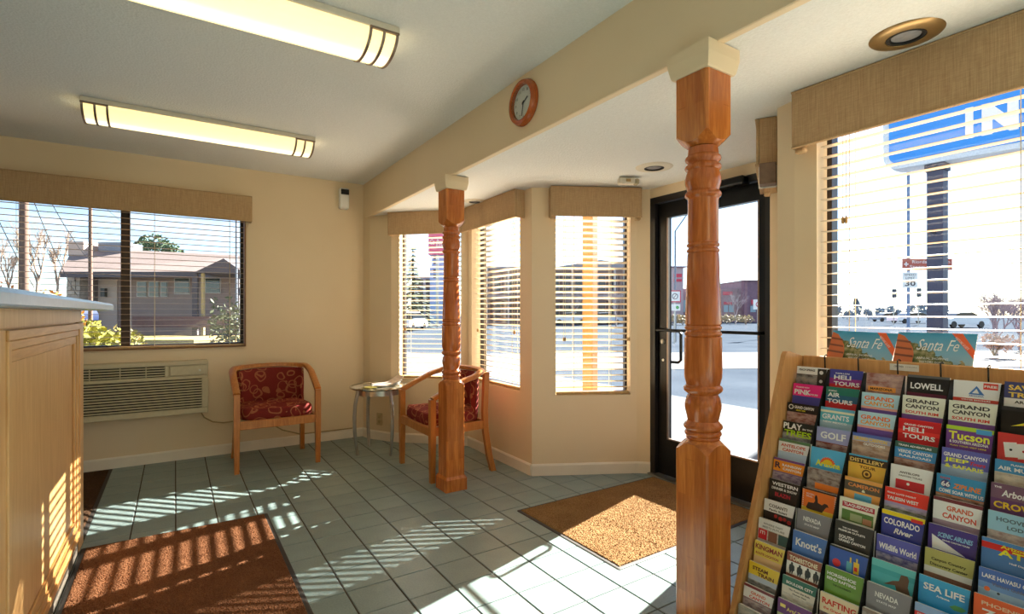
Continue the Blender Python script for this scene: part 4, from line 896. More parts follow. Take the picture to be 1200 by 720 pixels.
        if e == 'toys':
            disc(.2, .05, .012, (206, 50, 60)); patch(.46, .60, .034, .064, (90, 170, 190)); patch(.64, .78, .030, .064, (226, 190, 60)); patch(.54, .58, .020, .036, (240, 200, 90), y=-.0006); patch(.70, .74, .018, .034, (240, 200, 90), y=-.0006); patch(.66, .74, .044, .056, (206, 50, 50), y=-.0006)
        if e == 'redblock': patch(.14, .82, .042, .07, (190, 40, 52)); disc(.44, .052, .004, (236, 226, 220), y=-.0006)
        if e == 'redtag': patch(.68, .94, .006, .016, (206, 50, 44))
        if e == 'eagle': patch(0, 0, 0, 0, (96, 70, 56), 'eagle_print', -.0003, [(a * wd, -b) for a, b in ((.3, .062), (.5, .046), (.64, .040), (.68, .022), (.82, .020), (.86, .030), (.84, .05), (.9, .07), (.6, .07), (.56, .056))])
        if e == 'triangle':
            patch(0, 0, 0, 0, (70, 116, 180), 'triangle_logo', -.0003, [(.33 * wd, -.040), (.67 * wd, -.040), (.5 * wd, -.014)]); patch(0, 0, 0, 0, (226, 222, 234), 'triangle_logo', -.0006, [(.41 * wd, -.036), (.56 * wd, -.036), (.5 * wd, -.022)])
        if e == 'redcorner': patch(.64, .94, .004, .022, (206, 60, 50), y=-.0002)
        if e == 'bluetag': patch(.64, .96, .002, .016, (70, 150, 206))
        if e == 'shield': disc(.19, .026, .0115, (70, 66, 120), y=-.0002)
        if e == 'paletri': patch(0, 0, 0, 0, (226, 222, 234), 'pale_triangle', -.0003, [(.08 * wd, -.028), (.1 * wd, -.066), (.78 * wd, -.066)])
        if e == 'fish': patch(0, 0, 0, 0, (80, 150, 90), 'fish_print', -.0003, [(a * wd, -b) for a, b in ((.62, .058), (.72, .050), (.86, .050), (.94, .054), (.86, .062), (.72, .064))])
        if e == 'swoosh': patch(0, 0, 0, 0, (240, 216, 60), 'swoosh_print', -.0003, [(a * wd, -b) for a, b in ((.2, .054), (.44, .042), (.6, .036), (.9, .034), (.95, .04), (.7, .046), (.5, .048))])
        if e == 'cards':
            for k in range(3):
                x = .16 + k * .24; patch(0, 0, 0, 0, (240, 236, 232), 'playing_card', -.0003 - .0001 * k, [((x) * wd, -.066), ((x + .26) * wd, -.062), ((x + .20) * wd, -.022), ((x - .05) * wd, -.026)]); disc(x + .1, .044, .003, (190, 40, 40) if k % 2 else (40, 40, 40), y=-.0008)
        if e == 'balloon': disc(.16, .050, .006, (236, 110, 60)); disc(.36, .054, .003, (60, 70, 90))
    return o
for (r, c), spec in BR.items(): brochure(r, c, spec)

# landscape guides standing on the rack top
def guide(label, y0, tilt):
    wd, ht = .212, .132
    m = MB(); m.box(0, wd, .0006, .004, 0, ht - .0005); o = m.build('travel_guide', M_paper, None, False, (2.055, y0, 1.0065), (-R(26), R(tilt), -math.pi / 2)); tag(o, label, 'booklet', 'landscape travel guides on the rack top')
    N = Nodes('guide_print'); s = N.n('ShaderNodeSeparateXYZ'); tcn = N.n('ShaderNodeTexCoord'); N.l(tcn.outputs['Object'], s.inputs[0])
    z = N.n('ShaderNodeTexNoise', i_Scale=45.0, i_Detail=5.0); N.l(tcn.outputs['Object'], z.inputs[0])
    skyc = N.ramp(N.math('DIVIDE', s.outputs[2], ht), [(0, srgb(170, 206, 226)), (1, srgb(60, 160, 206))])
    green = N.ramp(z.outputs[0], [(.35, srgb(56, 70, 40)), (.5, srgb(110, 116, 70)), (.65, srgb(180, 170, 130))])
    edge = N.math('ADD', N.math('SUBTRACT', .118, N.math('MULTIPLY', s.outputs[0], .52)), N.math('MULTIPLY', N.math('SUBTRACT', z.outputs[0], .5), .09))
    N.base(N.mix(N.math('LESS_THAN', s.outputs[2], edge), skyc, green)); N.set(.25)
    m = MB(); m.box(0, wd, 0, .0005, 0, ht); m.build('cover', N.m, o)
    def patch(pts, col, y=-.0003, nm='printed_patch'):
        m = MB(); m.prism(pts, y - .0003, y + .0002, 'Y'); m.build(nm, cm(col), o)
    dome = [(0, 0), (.055, 0), (.056, .05), (.05, .075), (.036, .098), (.02, .118), (0, .126)]
    patch(dome, (190, 104, 62), nm='adobe_dome_print')
    for k in range(3): patch([(0, .045 + k * .026), (.055 - .006 * k, .040 + k * .026), (.054 - .007 * k, .047 + k * .026), (0, .052 + k * .026)], (120, 66, 48), -.0009, 'dome_stripe')
    patch([(.148, ht), (.175, ht), (wd, .074), (wd, .045)], (226, 96, 52), nm='orange_ribbon')
    text(o, 'VISITORS GUIDE', .150, .205, .098, .007, cm(WHT), -.0009, LET, 0, .0, R(-47))
    text(o, 'Santa Fe', .060, .172, .088, .040, cm(WHT), -.0009, LET, .35)
    text(o, 'ANNUAL SHOPPING', .066, .150, .040, .008, cm(WHT), -.0009, LET); text(o, 'VISITORS GUIDE', .074, .142, .027, .007, cm(WHT), -.0009, LET)
guide('landscape Southwest guide on the rack top, nearer the door', .992, 1.5)
guide('landscape Southwest guide on the rack top, further from the door', .776, 0)
o = MB().box(0, .082, 0, .002, -.022, 0).build('rack_label_card', M_paper, None, False, (slope_x(1.0) + .037, .775, 1.02), (0, 0, -math.pi / 2)); tag(o, 'small white printed card clipped to the rack top rail', 'card')
text(o, 'CERTIFIED', .012, .040, -.008, .006, cm(BLK), -.0006, LET); text(o, 'FOLDER DISPLAY', .046, .078, -.008, .004, cm((110, 100, 90)), -.0006, LET)

# ------------------------------------------------------------------ outdoors
def at(px, d):
    """ground point seen along picture column px at forward distance d"""
    u = (px - 600) / FPX; c, s = math.cos(YAW), math.sin(YAW)
    return Vector(((u * c + s) * d, (-u * s + c) * d, 0))
def zz(py, d): return CAM_H + (HY - py) / FPX * d
def wx(dp, d): return dp / FPX * d
GZ = -.14
m = MB(); m.box(-150, 220, -150, 260, GZ - .3, GZ); tag(m.build('ground', mat_ground()), kind='structure')
def outdoor(name, label, cat, px, d, z=GZ, rz=-YAW, group=None):
    p = at(px, d); return thing(name, label, cat, (p.x, p.y, z), rz, group)
# pavement and kerbs near the building
m = MB(); m.box(3.15, 6.2, -8, 16, GZ, -.03); tag(m.build('sidewalk', plain((86, 90, 97), 1.0, vary=.08, scale=6)), kind='structure')
m = MB(); m.box(-12, 3.1, 5.6, 7.2, GZ, -.05); tag(m.build('sidewalk', plain((120, 118, 116), .9, vary=.06, scale=6)), kind='structure')
p = at(150, 30); 
t = tag(MB().prism([(-60, 22), (-11.5, 22), (-10, 26), (-60, 26)], GZ, .12).build('lawn', mat_leaf('dry_grass', (150, 128, 74), (186, 164, 100)), None, False, (0, 0, 0), (0, 0, -YAW + R(4))), kind='structure')
M_road = plain((74, 78, 88), .9, vary=.08, scale=3)
m = MB(); m.prism([(-60, 12), (60, 12), (60, 17), (-60, 17)], GZ, GZ + .01); tag(m.build('road', M_road, None, False, (0, 0, 0), (0, 0, -YAW + R(4) )), kind='structure')

# porch column
p = at(691.5, 5.6)
t = thing('porch_column', 'yellow porch column outside the window left of the door', 'column', (p.x, p.y, GZ), R(20))
M_yel = plain((158, 106, 46), .6, vary=.05)
m = MB(); m.bbox(-.062, .062, -.062, .062, .12, 3.2, .006); m.build('shaft', M_yel, t)
m = MB(); m.bbox(-.085, .085, -.085, .085, 0, .12, .006); m.build('foot', M_yel, t)

# --- house across the street behind the back window
D = 30.0; t = outdoor('house', 'low brown-roofed house across the street behind the back window', 'house', 175, D, z=.10)
def hx(p, y=0.): return wx(p - 600, D + y) - wx(175 - 600, D)
def bx_(m, pa, pb, ya, yb, y0, y1): m.box(hx(pa, y0), hx(pb, y0), y0, y1, zz(yb, D + y0) - .10, zz(ya, D + y0) - .10)
M_hw = plain((150, 128, 118), .8, vary=.08, scale=2); M_hr = plain((136, 118, 112), .85, vary=.12, scale=8); M_fas = plain((82, 74, 78), .7); M_win = plain((58, 64, 66), .12)
m = MB(); bx_(m, 96, 320, 322, 393, 1.0, 8); m.build('wall', M_hw, t)
zr0, zr1 = zz(319, D - .8) - .1, zz(292, D + 3.6) - .1; xl, xr = hx(71, -.8), hx(330, -.8)
m = MB(); m.add([(xl, -.8, zr0), (xr, -.8, zr0), (xr, 9, zr0), (xl, 9, zr0), (hx(86, 3.6), 3.6, zr1 + .1), (hx(300, 3.6), 3.6, zr1 - .45)], [(0, 1, 5, 4), (1, 2, 5), (2, 3, 4, 5), (3, 0, 4), (3, 2, 1, 0)]); rf = m.build('roof', M_hr, t)
m = MB(); m.box(xl, xr, -.85, -.78, zr0 - .30, zr0 + .02); m.build('fascia', M_fas, rf)
m = MB(); bx_(m, 80, 98, 283, 300, 2.2, 3.4); m.build('chimney', plain((196, 170, 156), .8), rf)
m = MB(); bx_(m, 115, 146, 284, 302, 3.0, 4.6); m.build('roof_unit', plain((120, 124, 134), .6), rf)
m = MB(); rnd = random.Random(2)
for k in range(9):
    for q in range(3):
        px0 = 78 + q * 5.2 + rnd.uniform(-.8, .8); py0 = 325 + k * 5.2; bx_(m, px0, px0 + 4.7, py0, py0 + 4.7, -.05 + rnd.uniform(-.06, .06), .7)
m.build('stone_pillar', plain((176, 162, 148), .9, vary=.25, scale=3), t)['kind'] = 'stuff'
m = MB(); bx_(m, 78.5, 93, 322, 392, .05, .65); m.build('pillar_core', plain((90, 84, 78), .9), t)
m = MB(); bx_(m, 112, 137, 327, 390, .9, 1.0); m.build('garage_door', plain((188, 166, 150), .7), t)
m = MB(); bx_(m, 117.5, 122.5, 338, 348, .66, .86); m.build('wall_lantern', M_black, t)
m = MB(); bx_(m, 93, 110, 326, 392, .6, .98); m.build('recess', plain((120, 104, 100), .8), t)
for pa, pb, ya, yb in ((160, 172, 330, 348), (174, 186, 330, 348), (188, 196, 330, 348), (204, 222, 326, 345), (240, 258, 326, 344)):
    m = MB(); bx_(m, pa, pb, ya, yb, .92, 1.0); wn = m.build('house_window', plain((206, 200, 190), .5), t)
    m = MB(); bx_(m, pa + .8, pb - .8, ya + .8, yb - .8, .88, .915); m.build('pane', M_win, wn)
g0 = zz(303, D - 2.4) - .1; g1 = zz(320, D - 2.4) - .1
m = MB(); m.add([(hx(226, -2.4), -2.4, g1), (hx(286, -2.4), -2.4, g1), (hx(262, -2.4), -2.4, g0), (hx(226, -2.4), 3, g1), (hx(286, -2.4), 3, g1), (hx(262, -2.4), 3, g0)], [(0, 1, 2), (3, 5, 4), (0, 2, 5, 3), (1, 4, 5, 2), (0, 3, 4, 1)]); m.build('porch_gable', plain((88, 78, 82), .8), t)
for pa, pb, mm in ((225, 231, M_fas), (235.5, 238.5, plain((176, 150, 100), .7)), (276, 280, M_fas)): m = MB(); bx_(m, pa, pb, 320, 393, -2.2, -2.05); m.build('porch_post', mm, t)
m = MB(); bx_(m, 155, 320, 371, 384, -2.6, -2.2); m.build('garden_wall', plain((120, 90, 84), .85, vary=.15, scale=4), t)

# --- vegetation
def leaf_cloud(m, n, c, r, size, rnd, squash=(1, 1, 1), tri=False):
    for _ in range(n):
        while True:
            v = Vector((rnd.uniform(-1, 1), rnd.uniform(-1, 1), rnd.uniform(-1, 1)))
            if v.length < 1: break
        v = v.normalized() * (v.length ** .5)
        p = Vector(c) + Vector((v.x * r * squash[0], v.y * r * squash[1], v.z * r * squash[2])); s = size * rnd.uniform(.6, 1.3)
        a = Vector((rnd.uniform(-1, 1), rnd.uniform(-1, 1), rnd.uniform(-1, 1))).normalized(); b = a.cross(Vector((rnd.uniform(-1, 1), rnd.uniform(-1, 1), rnd.uniform(-1, 1)))).normalized()
        o = len(m.v); m.v += [tuple(p - a * s), tuple(p + b * s * .55), tuple(p + a * s), tuple(p - b * s * .55)]; m.f.append((o, o + 1, o + 2, o + 3))
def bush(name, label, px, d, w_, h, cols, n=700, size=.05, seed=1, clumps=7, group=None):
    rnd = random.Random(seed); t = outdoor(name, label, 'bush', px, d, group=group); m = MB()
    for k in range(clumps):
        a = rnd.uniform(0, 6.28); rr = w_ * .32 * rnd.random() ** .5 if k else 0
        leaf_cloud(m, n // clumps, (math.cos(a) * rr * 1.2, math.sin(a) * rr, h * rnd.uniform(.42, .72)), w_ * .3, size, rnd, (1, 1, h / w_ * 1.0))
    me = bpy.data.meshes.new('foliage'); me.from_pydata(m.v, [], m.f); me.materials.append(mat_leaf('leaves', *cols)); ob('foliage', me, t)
    m = MB()
    for k in range(5): a = k * 1.3; m.tube([(0, 0, 0), (math.cos(a) * w_ * .12, math.sin(a) * w_ * .12, h * .35), (math.cos(a) * w_ * .28, math.sin(a) * w_ * .28, h * .7)], [.02, .014, .006], 5)
    m.build('stem', plain((92, 70, 50), .9), t); return t
bush('hedge_shrub', 'yellow-green leafy shrub just outside the back window', 116, 8.2, 1.15, 1.27, ((104, 108, 28), (172, 160, 56)), 1900, .05, 3)
bush('hedge_shrub', 'green shrub with reddish tips beside the yellow shrub', 150, 9.3, .75, 1.15, ((70, 96, 40), (170, 140, 70)), 700, .045, 5)
bush('autumn_shrub', 'orange and yellow autumn shrub behind the countertop', 58, 10.6, 1.0, 1.85, ((150, 90, 40), (226, 180, 70)), 900, .05, 8)
bush('autumn_shrub', 'reddish shrub beyond the left end of the back window', -4, 8.9, .9, 1.95, ((120, 80, 40), (200, 140, 80)), 700, .05, 9)
bush('juniper', 'grey-green juniper at the right side of the back window', 276, 9.5, .8, 1.75, ((52, 62, 40), (98, 104, 70)), 700, .05, 11, 9)
def branch(m, p, dr, ln, r, depth, rnd, spread=.5):
    q = p + dr * ln; m.tube([p, (p + q) / 2 + Vector((rnd.uniform(-1, 1), rnd.uniform(-1, 1), 0)) * ln * .05, q], [r, r * .85, r * .65], 4, cap=False)
    if depth == 0: return
    for k in range(3 if depth > 1 else 2):
        v = (dr + Vector((rnd.uniform(-1, 1), rnd.uniform(-1, 1), rnd.uniform(-.2, .6))) * spread).normalized(); branch(m, p + (q - p) * rnd.uniform(.55, 1), v, ln * rnd.uniform(.6, .78), r * .62, depth - 1, rnd, spread)
def bare_tree(label, px, d, h, seed, spread=.45, depth=6, n=1, col=(150, 128, 112)):
    rnd = random.Random(seed); t = outdoor('bare_tree', label, 'tree', px, d, group='leafless trees outdoors'); m = MB(); m.tube([(0, 0, 0), (0, 0, h * .25)], [h * .02, h * .016], 6); m.build('trunk', plain(col, .9), t)
    m = MB()
    for k in range(n): branch(m, Vector((0, 0, h * .2)), Vector((rnd.uniform(-.4, .4) * (n > 1), rnd.uniform(-.4, .4) * (n > 1), 1)).normalized(), h * .27, h * .013, depth, rnd, spread)
    m.build('branches', plain(col, .9), t)
bare_tree('tall leafless tree seen left in the back window beside the pole', 45, 42, 9.5, 4, .3)
bare_tree('leafless tree between the pole and the house in the back window', 68, 46, 9.0, 6, .3)
bare_tree('leafless tree at the far left of the back window', 10, 44, 8.0, 12, .3)
# pine behind the house roof
rnd = random.Random(5); d = 52; t = outdoor('pine_tree', 'round-topped pine behind the house roof', 'tree', 180, d)
m = MB(); m.tube([(0, 0, 0), (.2, 0, 7.5)], [.25, .12], 6); m.build('trunk', plain((110, 84, 64), .9), t)
m = MB()
for cx, cz, rr in ((0, zz(281, d), 1.2), (-.9, zz(286, d), .9), (1.2, zz(288, d), 1.1), (1.9, zz(294, d), .9), (-1.6, zz(292, d), .8), (.3, zz(293, d), 1.3)): leaf_cloud(m, 260, (cx, 0, cz), rr, .17, rnd, (1.1, 1, .55))
me = bpy.data.meshes.new('foliage'); me.from_pydata(m.v, [], m.f); me.materials.append(mat_leaf('pine_needles', (56, 76, 52), (104, 124, 84))); ob('foliage', me, t)
# spruce across the street in the far bay window
rnd = random.Random(9); d = 46; t = outdoor('spruce_tree', 'dark spruce across the street in the far bay window', 'tree', 484, d); hh = zz(292, d) - GZ
m = MB(); m.tube([(0, 0, 0), (0, 0, hh)], [.22, .03], 6); m.build('trunk', plain((96, 76, 60), .9), t); m = MB()
for k in range(22):
    f = k / 21; z = hh * (.08 + .92 * f); r = 2.3 * (1 - f) + .1
    for q in range(int(60 * (1 - f)) + 8):
        a = rnd.uniform(0, 6.28); rr = r * rnd.uniform(.3, 1); p = Vector((math.cos(a) * rr, math.sin(a) * rr, z - rr * .28 + rnd.uniform(-.1, .1))); o = len(m.v); dv = Vector((math.cos(a), math.sin(a), -.3)); sv = Vector((-math.sin(a), math.cos(a), 0)); s = .34
        m.v += [tuple(p - dv * s), tuple(p + sv * s * .45), tuple(p + dv * s), tuple(p - sv * s * .45)]; m.f.append((o, o + 1, o + 2, o + 3))
me = bpy.data.meshes.new('foliage'); me.from_pydata(m.v, [], m.f); me.materials.append(mat_leaf('spruce_needles', (52, 66, 60), (96, 112, 98))); ob('foliage', me, t)

# --- utility poles and wires
def pole(label, px, d, r, h, arms=(), col=(104, 80, 68)):
    t = outdoor('utility_pole', label, 'pole', px, d, group='wooden utility poles'); m = MB(); m.tube([(0, 0, 0), (0, 0, h)], [r, r * .7], 10); m.build('shaft', plain(col, .9, vary=.15, scale=8), t, True)
    for z, L_ in arms: m = MB(); m.box(-L_, L_, -.06, .06, z, z + .12); m.build('crossarm', plain(col, .9), t)
    return t
pole('thick wooden utility pole left in the back window', 28, 15, .125, 9.5, ((8.2, .9),))
pole('thinner wooden utility pole in front of the house', 106, 22, .085, 8.5, ((7.4, .8),))
pole('thin pole at the right edge of the back window', 277, 26, .06, 8, (), (120, 124, 134))
def wire(label, a, b, sag, r=.014):
    P_ = [a.lerp(b, k / 12) - Vector((0, 0, sag * 4 * (k / 12) * (1 - k / 12))) for k in range(13)]; m = MB(); m.tube(P_, r, 4); tag(m.build('overhead_wire', M_black), label, 'wire', 'overhead wires behind the back window')
A1 = at(28, 15) + Vector((0, 0, 5.2)); B1 = at(92, 26) + Vector((0, 0, 2.0))
wire('slack overhead wire running down right from the thick pole', A1, B1, .3)
wire('second overhead wire from the thick pole to the thinner pole', at(28, 15) + Vector((0, 0, 6.0)), at(106, 22) + Vector((0, 0, 3.4)), .3)
wire('overhead wire crossing left of the thick pole', at(-40, 13) + Vector((0, 0, 5.4)), at(40, 20) + Vector((0, 0, 2.2)), .2)
wire('upper overhead wire leaving the picture at the window top', at(28, 15) + Vector((0, 0, 7.0)), at(160, 40) + Vector((0, 0, 7.6)), .5)

# --- cars
def car(label, px, d, col, rz=0., z=GZ, s=1.0, group='parked cars outdoors'):
    t = outdoor('car', label, 'car', px, d, z, -YAW + rz, group)
    mc = plain(col, .25, .2, .04); m = MB(); L_, Wd = 2.2 * s, .85 * s
    m.prism([(-L_, .35), (-L_, .75), (-L_ * .93, .86), (-L_ * .5, .92), (L_ * .55, .95), (L_ * .96, .82), (L_, .6), (L_, .32)], -Wd, Wd, 'Y'); m.build('body', mc, t, True)
    m = MB(); m.prism([(-L_ * .62, .92), (-L_ * .36, 1.36), (L_ * .3, 1.42), (L_ * .72, .95)], -Wd * .88, Wd * .88, 'Y'); m.build('cabin_glass', plain((40, 46, 54), .08), t, True)
    m = MB(); m.prism([(-L_ * .36, 1.37), (-L_ * .3, 1.42), (L_ * .24, 1.47), (L_ * .34, 1.42)], -Wd * .84, Wd * .84, 'Y'); m.build('car_roof', mc, t, True)
    for sx in (-1, 1):
        for sy in (-1, 1): m = MB(); m.lathe([(.0, -.1), (.30, -.1), (.33, -.06), (.33, .06), (.30, .1), (0, .1)], 18, Matrix.Translation((sx * L_ * .62, sy * (Wd - .08), .33)) @ Mx, cap=False); m.build('wheel', M_black, t, True)
car('dark blue car seen above the counter in the back window', 18, 24, (40, 52, 84), R(8), .55, 1.3)
car('white car parked under the motel, left of the yellow column', 668, 62, (226, 230, 236))
car('pale car parked right of the yellow column', 707, 60, (190, 196, 206), R(25))
car('white car parked beyond the far bay window', 480, 40, (236, 240, 246), R(80), GZ, .9)
car('white van-like car far off in the right window', 1068, 70, (240, 240, 244), 0, GZ, 1.2)
car('grey car far off left in the right window', 1040, 85, (150, 160, 176), 0, GZ, 1.1)
car('pale car beside the bare bush in the right window', 1122, 48, (226, 228, 232), R(10), GZ, 1.1)

# --- motel across the street
D = 66.0; t = outdoor('motel', 'long two-storey brown motel across the street', 'building', 640, D)
def fx(p): return wx(p - 640, D)
M_mot = plain((150, 128, 124), .85, vary=.1, scale=1); M_mr = plain((150, 146, 150), .8); zt_ = zz(316, D) - GZ
m = MB(); m.box(fx(545), fx(745), 0, 10, 0, zt_); m.build('wall', M_mot, t)
m = MB(); m.prism([(fx(542), zt_), (fx(748), zt_), (fx(740), zt_ + .5), (fx(702), zt_ + 1.1), (fx(652), zt_ + .25), (fx(545), zt_ - .02 + .3)], -1.2, 10.5, 'Y'); m.build('roof', M_mr, t)
m = MB(); m.box(fx(545), fx(745), -1.2, -.05, zt_ * .48, zt_ * .48 + .3); m.build('walkway', plain((170, 160, 158), .8), t)
for k in range(14):
    px_ = 552 + k * 13.6
    for fl in (0.06, .55):
        m = MB(); m.box(fx(px_), fx(px_ + 7.5), -.06, -.005, zt_ * (fl + .06), zt_ * (fl + .34)); wn = m.build('motel_window', plain((62, 64, 76), .15), t)
        m = MB(); m.box(fx(px_ + 8.6), fx(px_ + 11.5), -.06, -.005, zt_ * fl, zt_ * (fl + .36)); m.build('motel_door', plain((96, 76, 76), .6), t)
for k in range(9): m = MB(); q = fx(546 + k * 24.5); m.box(q, q + .22, -1.2, -1.0, 0, zt_); m.build('support_post', plain((190, 180, 176), .7), t)
bare_tree('leafless tree in front of the motel right of the yellow column', 722, 52, 4.6, 21, .6, 5, 2, (150, 140, 142))
bare_tree('leafless tree in front of the motel left of the yellow column', 672, 54, 4.4, 22, .6, 5, 2, (150, 140, 142))

# --- building, blue tower and red sign in the far bay window
D = 58.0; t = outdoor('shop_building', 'dark shop building with a pale blue tower in the far bay window', 'building', 505, D)
def fx(p): return wx(p - 505, D)
def bz(y): return zz(y, D) - GZ
m = MB(); m.box(fx(486), fx(528), 0, 7, 0, bz(328)); m.build('wall', plain((120, 112, 122), .85), t)
m = MB(); m.box(fx(484), fx(530), -.6, 7.2, bz(328), bz(324)); m.build('roof', plain((150, 146, 156), .8), t)
M_blu = plain((150, 178, 214), .6)
m = MB(); m.box(fx(508), fx(528), -2.6, -.8, 0, bz(315)); m.build('tower_base', M_blu, t)
m = MB(); m.box(fx(510), fx(526), -2.4, -1.0, bz(315), bz(301)); m.build('tower', M_blu, t)
m = MB(); m.box(fx(507), fx(529), -2.8, -.6, bz(302), bz(299)); m.build('tower_cap', plain((120, 150, 196), .6), t)
for y0, y1 in ((307, 303), (312, 308.5), (322, 318), (328, 324)):
    m = MB(); m.box(fx(512), fx(516), -2.68 if y0 > 314 else -2.46, -2.605 if y0 > 314 else -2.405, bz(y0), bz(y1)); m.build('tower_window', plain((66, 72, 90), .15), t)
for k in range(5): m = MB(); m.box(fx(488 + k * 9), fx(490.5 + k * 9), -.55, -.2, 0, bz(328)); m.build('column', plain((186, 182, 190), .7), t)
for k in range(4): m = MB(); m.box(fx(491.5 + k * 9), fx(496 + k * 9), -.06, -.005, bz(376), bz(342)); m.build('shop_window', plain((54, 56, 70), .12), t)
t = outdoor('roadside_sign', 'pinkish red square sign with white script in the far bay window', 'sign', 512.5, 50); dd = 50
m = MB(); m.box(wx(-10, dd), wx(12, dd), -.2, .2, zz(299, dd) - GZ, zz(262, dd) - GZ); pn = m.build('sign_panel', plain((226, 96, 128), .5, vary=.04), t)
m = MB(); m.tube([(0, 0, 0), (0, 0, zz(299, dd) - GZ)], .14, 8); m.build('sign_pole', M_steel, t)
text(t, 'Ca Bura', wx(-8.5, dd), wx(9, dd), zz(284, dd) - GZ, wx(6, dd), M_white, -.22, LET, .3); text(t, 'BAR', wx(-1, dd), wx(7, dd), zz(288.5, dd) - GZ, wx(2, dd), M_white, -.22, LET)

# --- shops and signs beyond the glass door
D = 78.0; t = outdoor('shopping_center', 'purple-brick shopping center beyond the glass door', 'building', 840, D)
def fx(p): return wx(p - 840, D)
def bz(y): return zz(y, D) - GZ
M_brk = plain((150, 116, 126), .85, vary=.12, scale=2); M_brk2 = plain((126, 98, 112), .85, vary=.12, scale=2)
m = MB(); m.box(fx(776), fx(910), 0, 14, 0, bz(338.5)); m.build('wall', M_brk, t)
m = MB(); m.box(fx(865), fx(912), -2, 12, 0, bz(331)); m.build('corner_block', M_brk2, t)
m = MB(); m.box(fx(864), fx(913), -2.3, 12.3, bz(331), bz(329.5)); m.build('parapet', plain((110, 90, 100), .8), t)
m = MB(); m.box(fx(784), fx(797), -1.5, 3, 0, bz(315)); m.build('sign_tower', plain((176, 160, 166), .8), t)
m = MB(); m.box(fx(782), fx(799.5), -2, 3.5, bz(315), bz(313.5)); m.build('tower_cap', M_brk2, t)
M_red = plain((206, 60, 84), .5)
for pa, pb, ya, yb, yy in ((786, 795, 322, 326, -1.6), (786, 795, 328, 331, -1.6), (847, 858, 342, 346, -.12), (848, 858, 354, 357, -.12), (873, 881, 352, 357, -2.12)):
    m = MB(); m.box(fx(pa), fx(pb), yy, yy + .1, bz(yb), bz(ya)); m.build('shop_sign', M_red, t)
for pa, pb, ya, yb, yy in ((800, 805, 352, 366, -.1), (806, 811, 352, 366, -.1), (848, 853, 358, 366, -.1), (854, 860, 358, 366, -.1), (872, 878, 359, 366, -2.1), (880, 886, 359, 366, -2.1), (815, 822, 352, 366, -.1), (826, 833, 352, 366, -.1)):
    m = MB(); m.box(fx(pa), fx(pb), yy, yy + .09, bz(yb), bz(ya)); m.build('shop_window', plain((130, 160, 176), .15), t)
bare_tree('small leafless tree in front of the shops beyond the door', 862, 64, 4.4, 31, .6, 5, 2, (150, 140, 146))
for k, (px_, dd) in enumerate(((788, 58), (800, 60), (852, 66), (874, 62))): bush('roadside_shrub', ('grey-brown shrub in front of the shops, ' + ('at the left edge of the door glass', 'second from the left of the door glass', 'just right of the near post', 'at the right edge of the door glass')[k]), px_, dd, 2.6, 1.3, ((120, 110, 96), (186, 170, 130)), 240, .16, 40 + k, 5, 'shrubs along the far road')
t = outdoor('street_lamp', 'tall thin street lamp seen through the left of the door glass', 'street lamp', 791.3, 24)
m = MB(); m.tube([(0, 0, 0), (0, 0, zz(271, 24) - GZ)], [.055, .04], 8); m.build('lamp_pole', plain((110, 120, 136), .4, .6), t, True)
m = MB(); z0 = zz(271, 24) - GZ; m.tube([(0, 0, z0), (.35, 0, z0 + .5), (.85, 0, z0 + 1.2)], .03, 6); m.build('lamp_arm', plain((110, 120, 136), .4, .6), t, True)
def road_sign(name, label, px, d, yc, half_px, col, border):
    t = outdoor(name, label, 'sign', px, d); h = wx(half_px, d); zc = zz(yc, d) - GZ
    m = MB(); m.tube([(0, 0, 0), (0, 0, zc + h)], .035, 8); m.build('sign_post', M_steel, t)
    m = MB(); m.bbox(-h * 1.12, h * 1.12, -.06, -.04, zc - h * 1.12, zc + h * 1.12, .004); m.build('sign_backing', border, t)
    m = MB(); m.bbox(-h * .92, h * .92, -.068, -.0605, zc - h * .92, zc + h * .92, .003); m.build('sign_plate', col, t); return t, h, zc
t, h, zc = road_sign('no_turn_sign', 'white no-turn sign with red edge beyond the left door glass', 790.5, 23, 347.5, 6.2, M_white, M_red)
def ringp2(m, cx, cz, r0, r1, y, n=24):
    vs = [(cx + r * math.cos(2 * math.pi * k / n), y, cz + r * math.sin(2 * math.pi * k / n)) for r in (r0, r1) for k in range(n)]; m.add(vs, [(k, (k + 1) % n, n + (k + 1) % n, n + k) for k in range(n)])
m = MB(); ringp2(m, 0, zc, h * .42, h * .58, -.072); m.box(-h * .5, h * .5, -.0735, -.0705, -h * .06, h * .06, Matrix.Translation((0, 0, zc)) @ Matrix.Rotation(R(-55), 4, 'Y')); m.build('prohibition_ring', plain((120, 116, 122), .5), t)
m = MB(); z1 = zz(360.5, 23) - GZ; m.bbox(-h, h, -.062, -.045, z1 - h * .62, z1 + h * .62, .003); m.build('lower_plate', M_white, t)
m = MB(); ringp2(m, h * .45, z1, 0.01, h * .3, -.066); m.build('green_disc', plain((90, 176, 90), .5), t)
t, h, zc = road_sign('no_turn_sign', 'white prohibition sign at the right edge of the door glass', 888, 26, 357, 5.2, M_white, M_white)
m = MB(); ringp2(m, 0, zc, h * .42, h * .6, -.072); m.box(-h * .5, h * .5, -.0735, -.0705, -h * .06, h * .06, Matrix.Translation((0, 0, zc)) @ Matrix.Rotation(R(-55), 4, 'Y')); m.build('prohibition_ring', M_red, t)

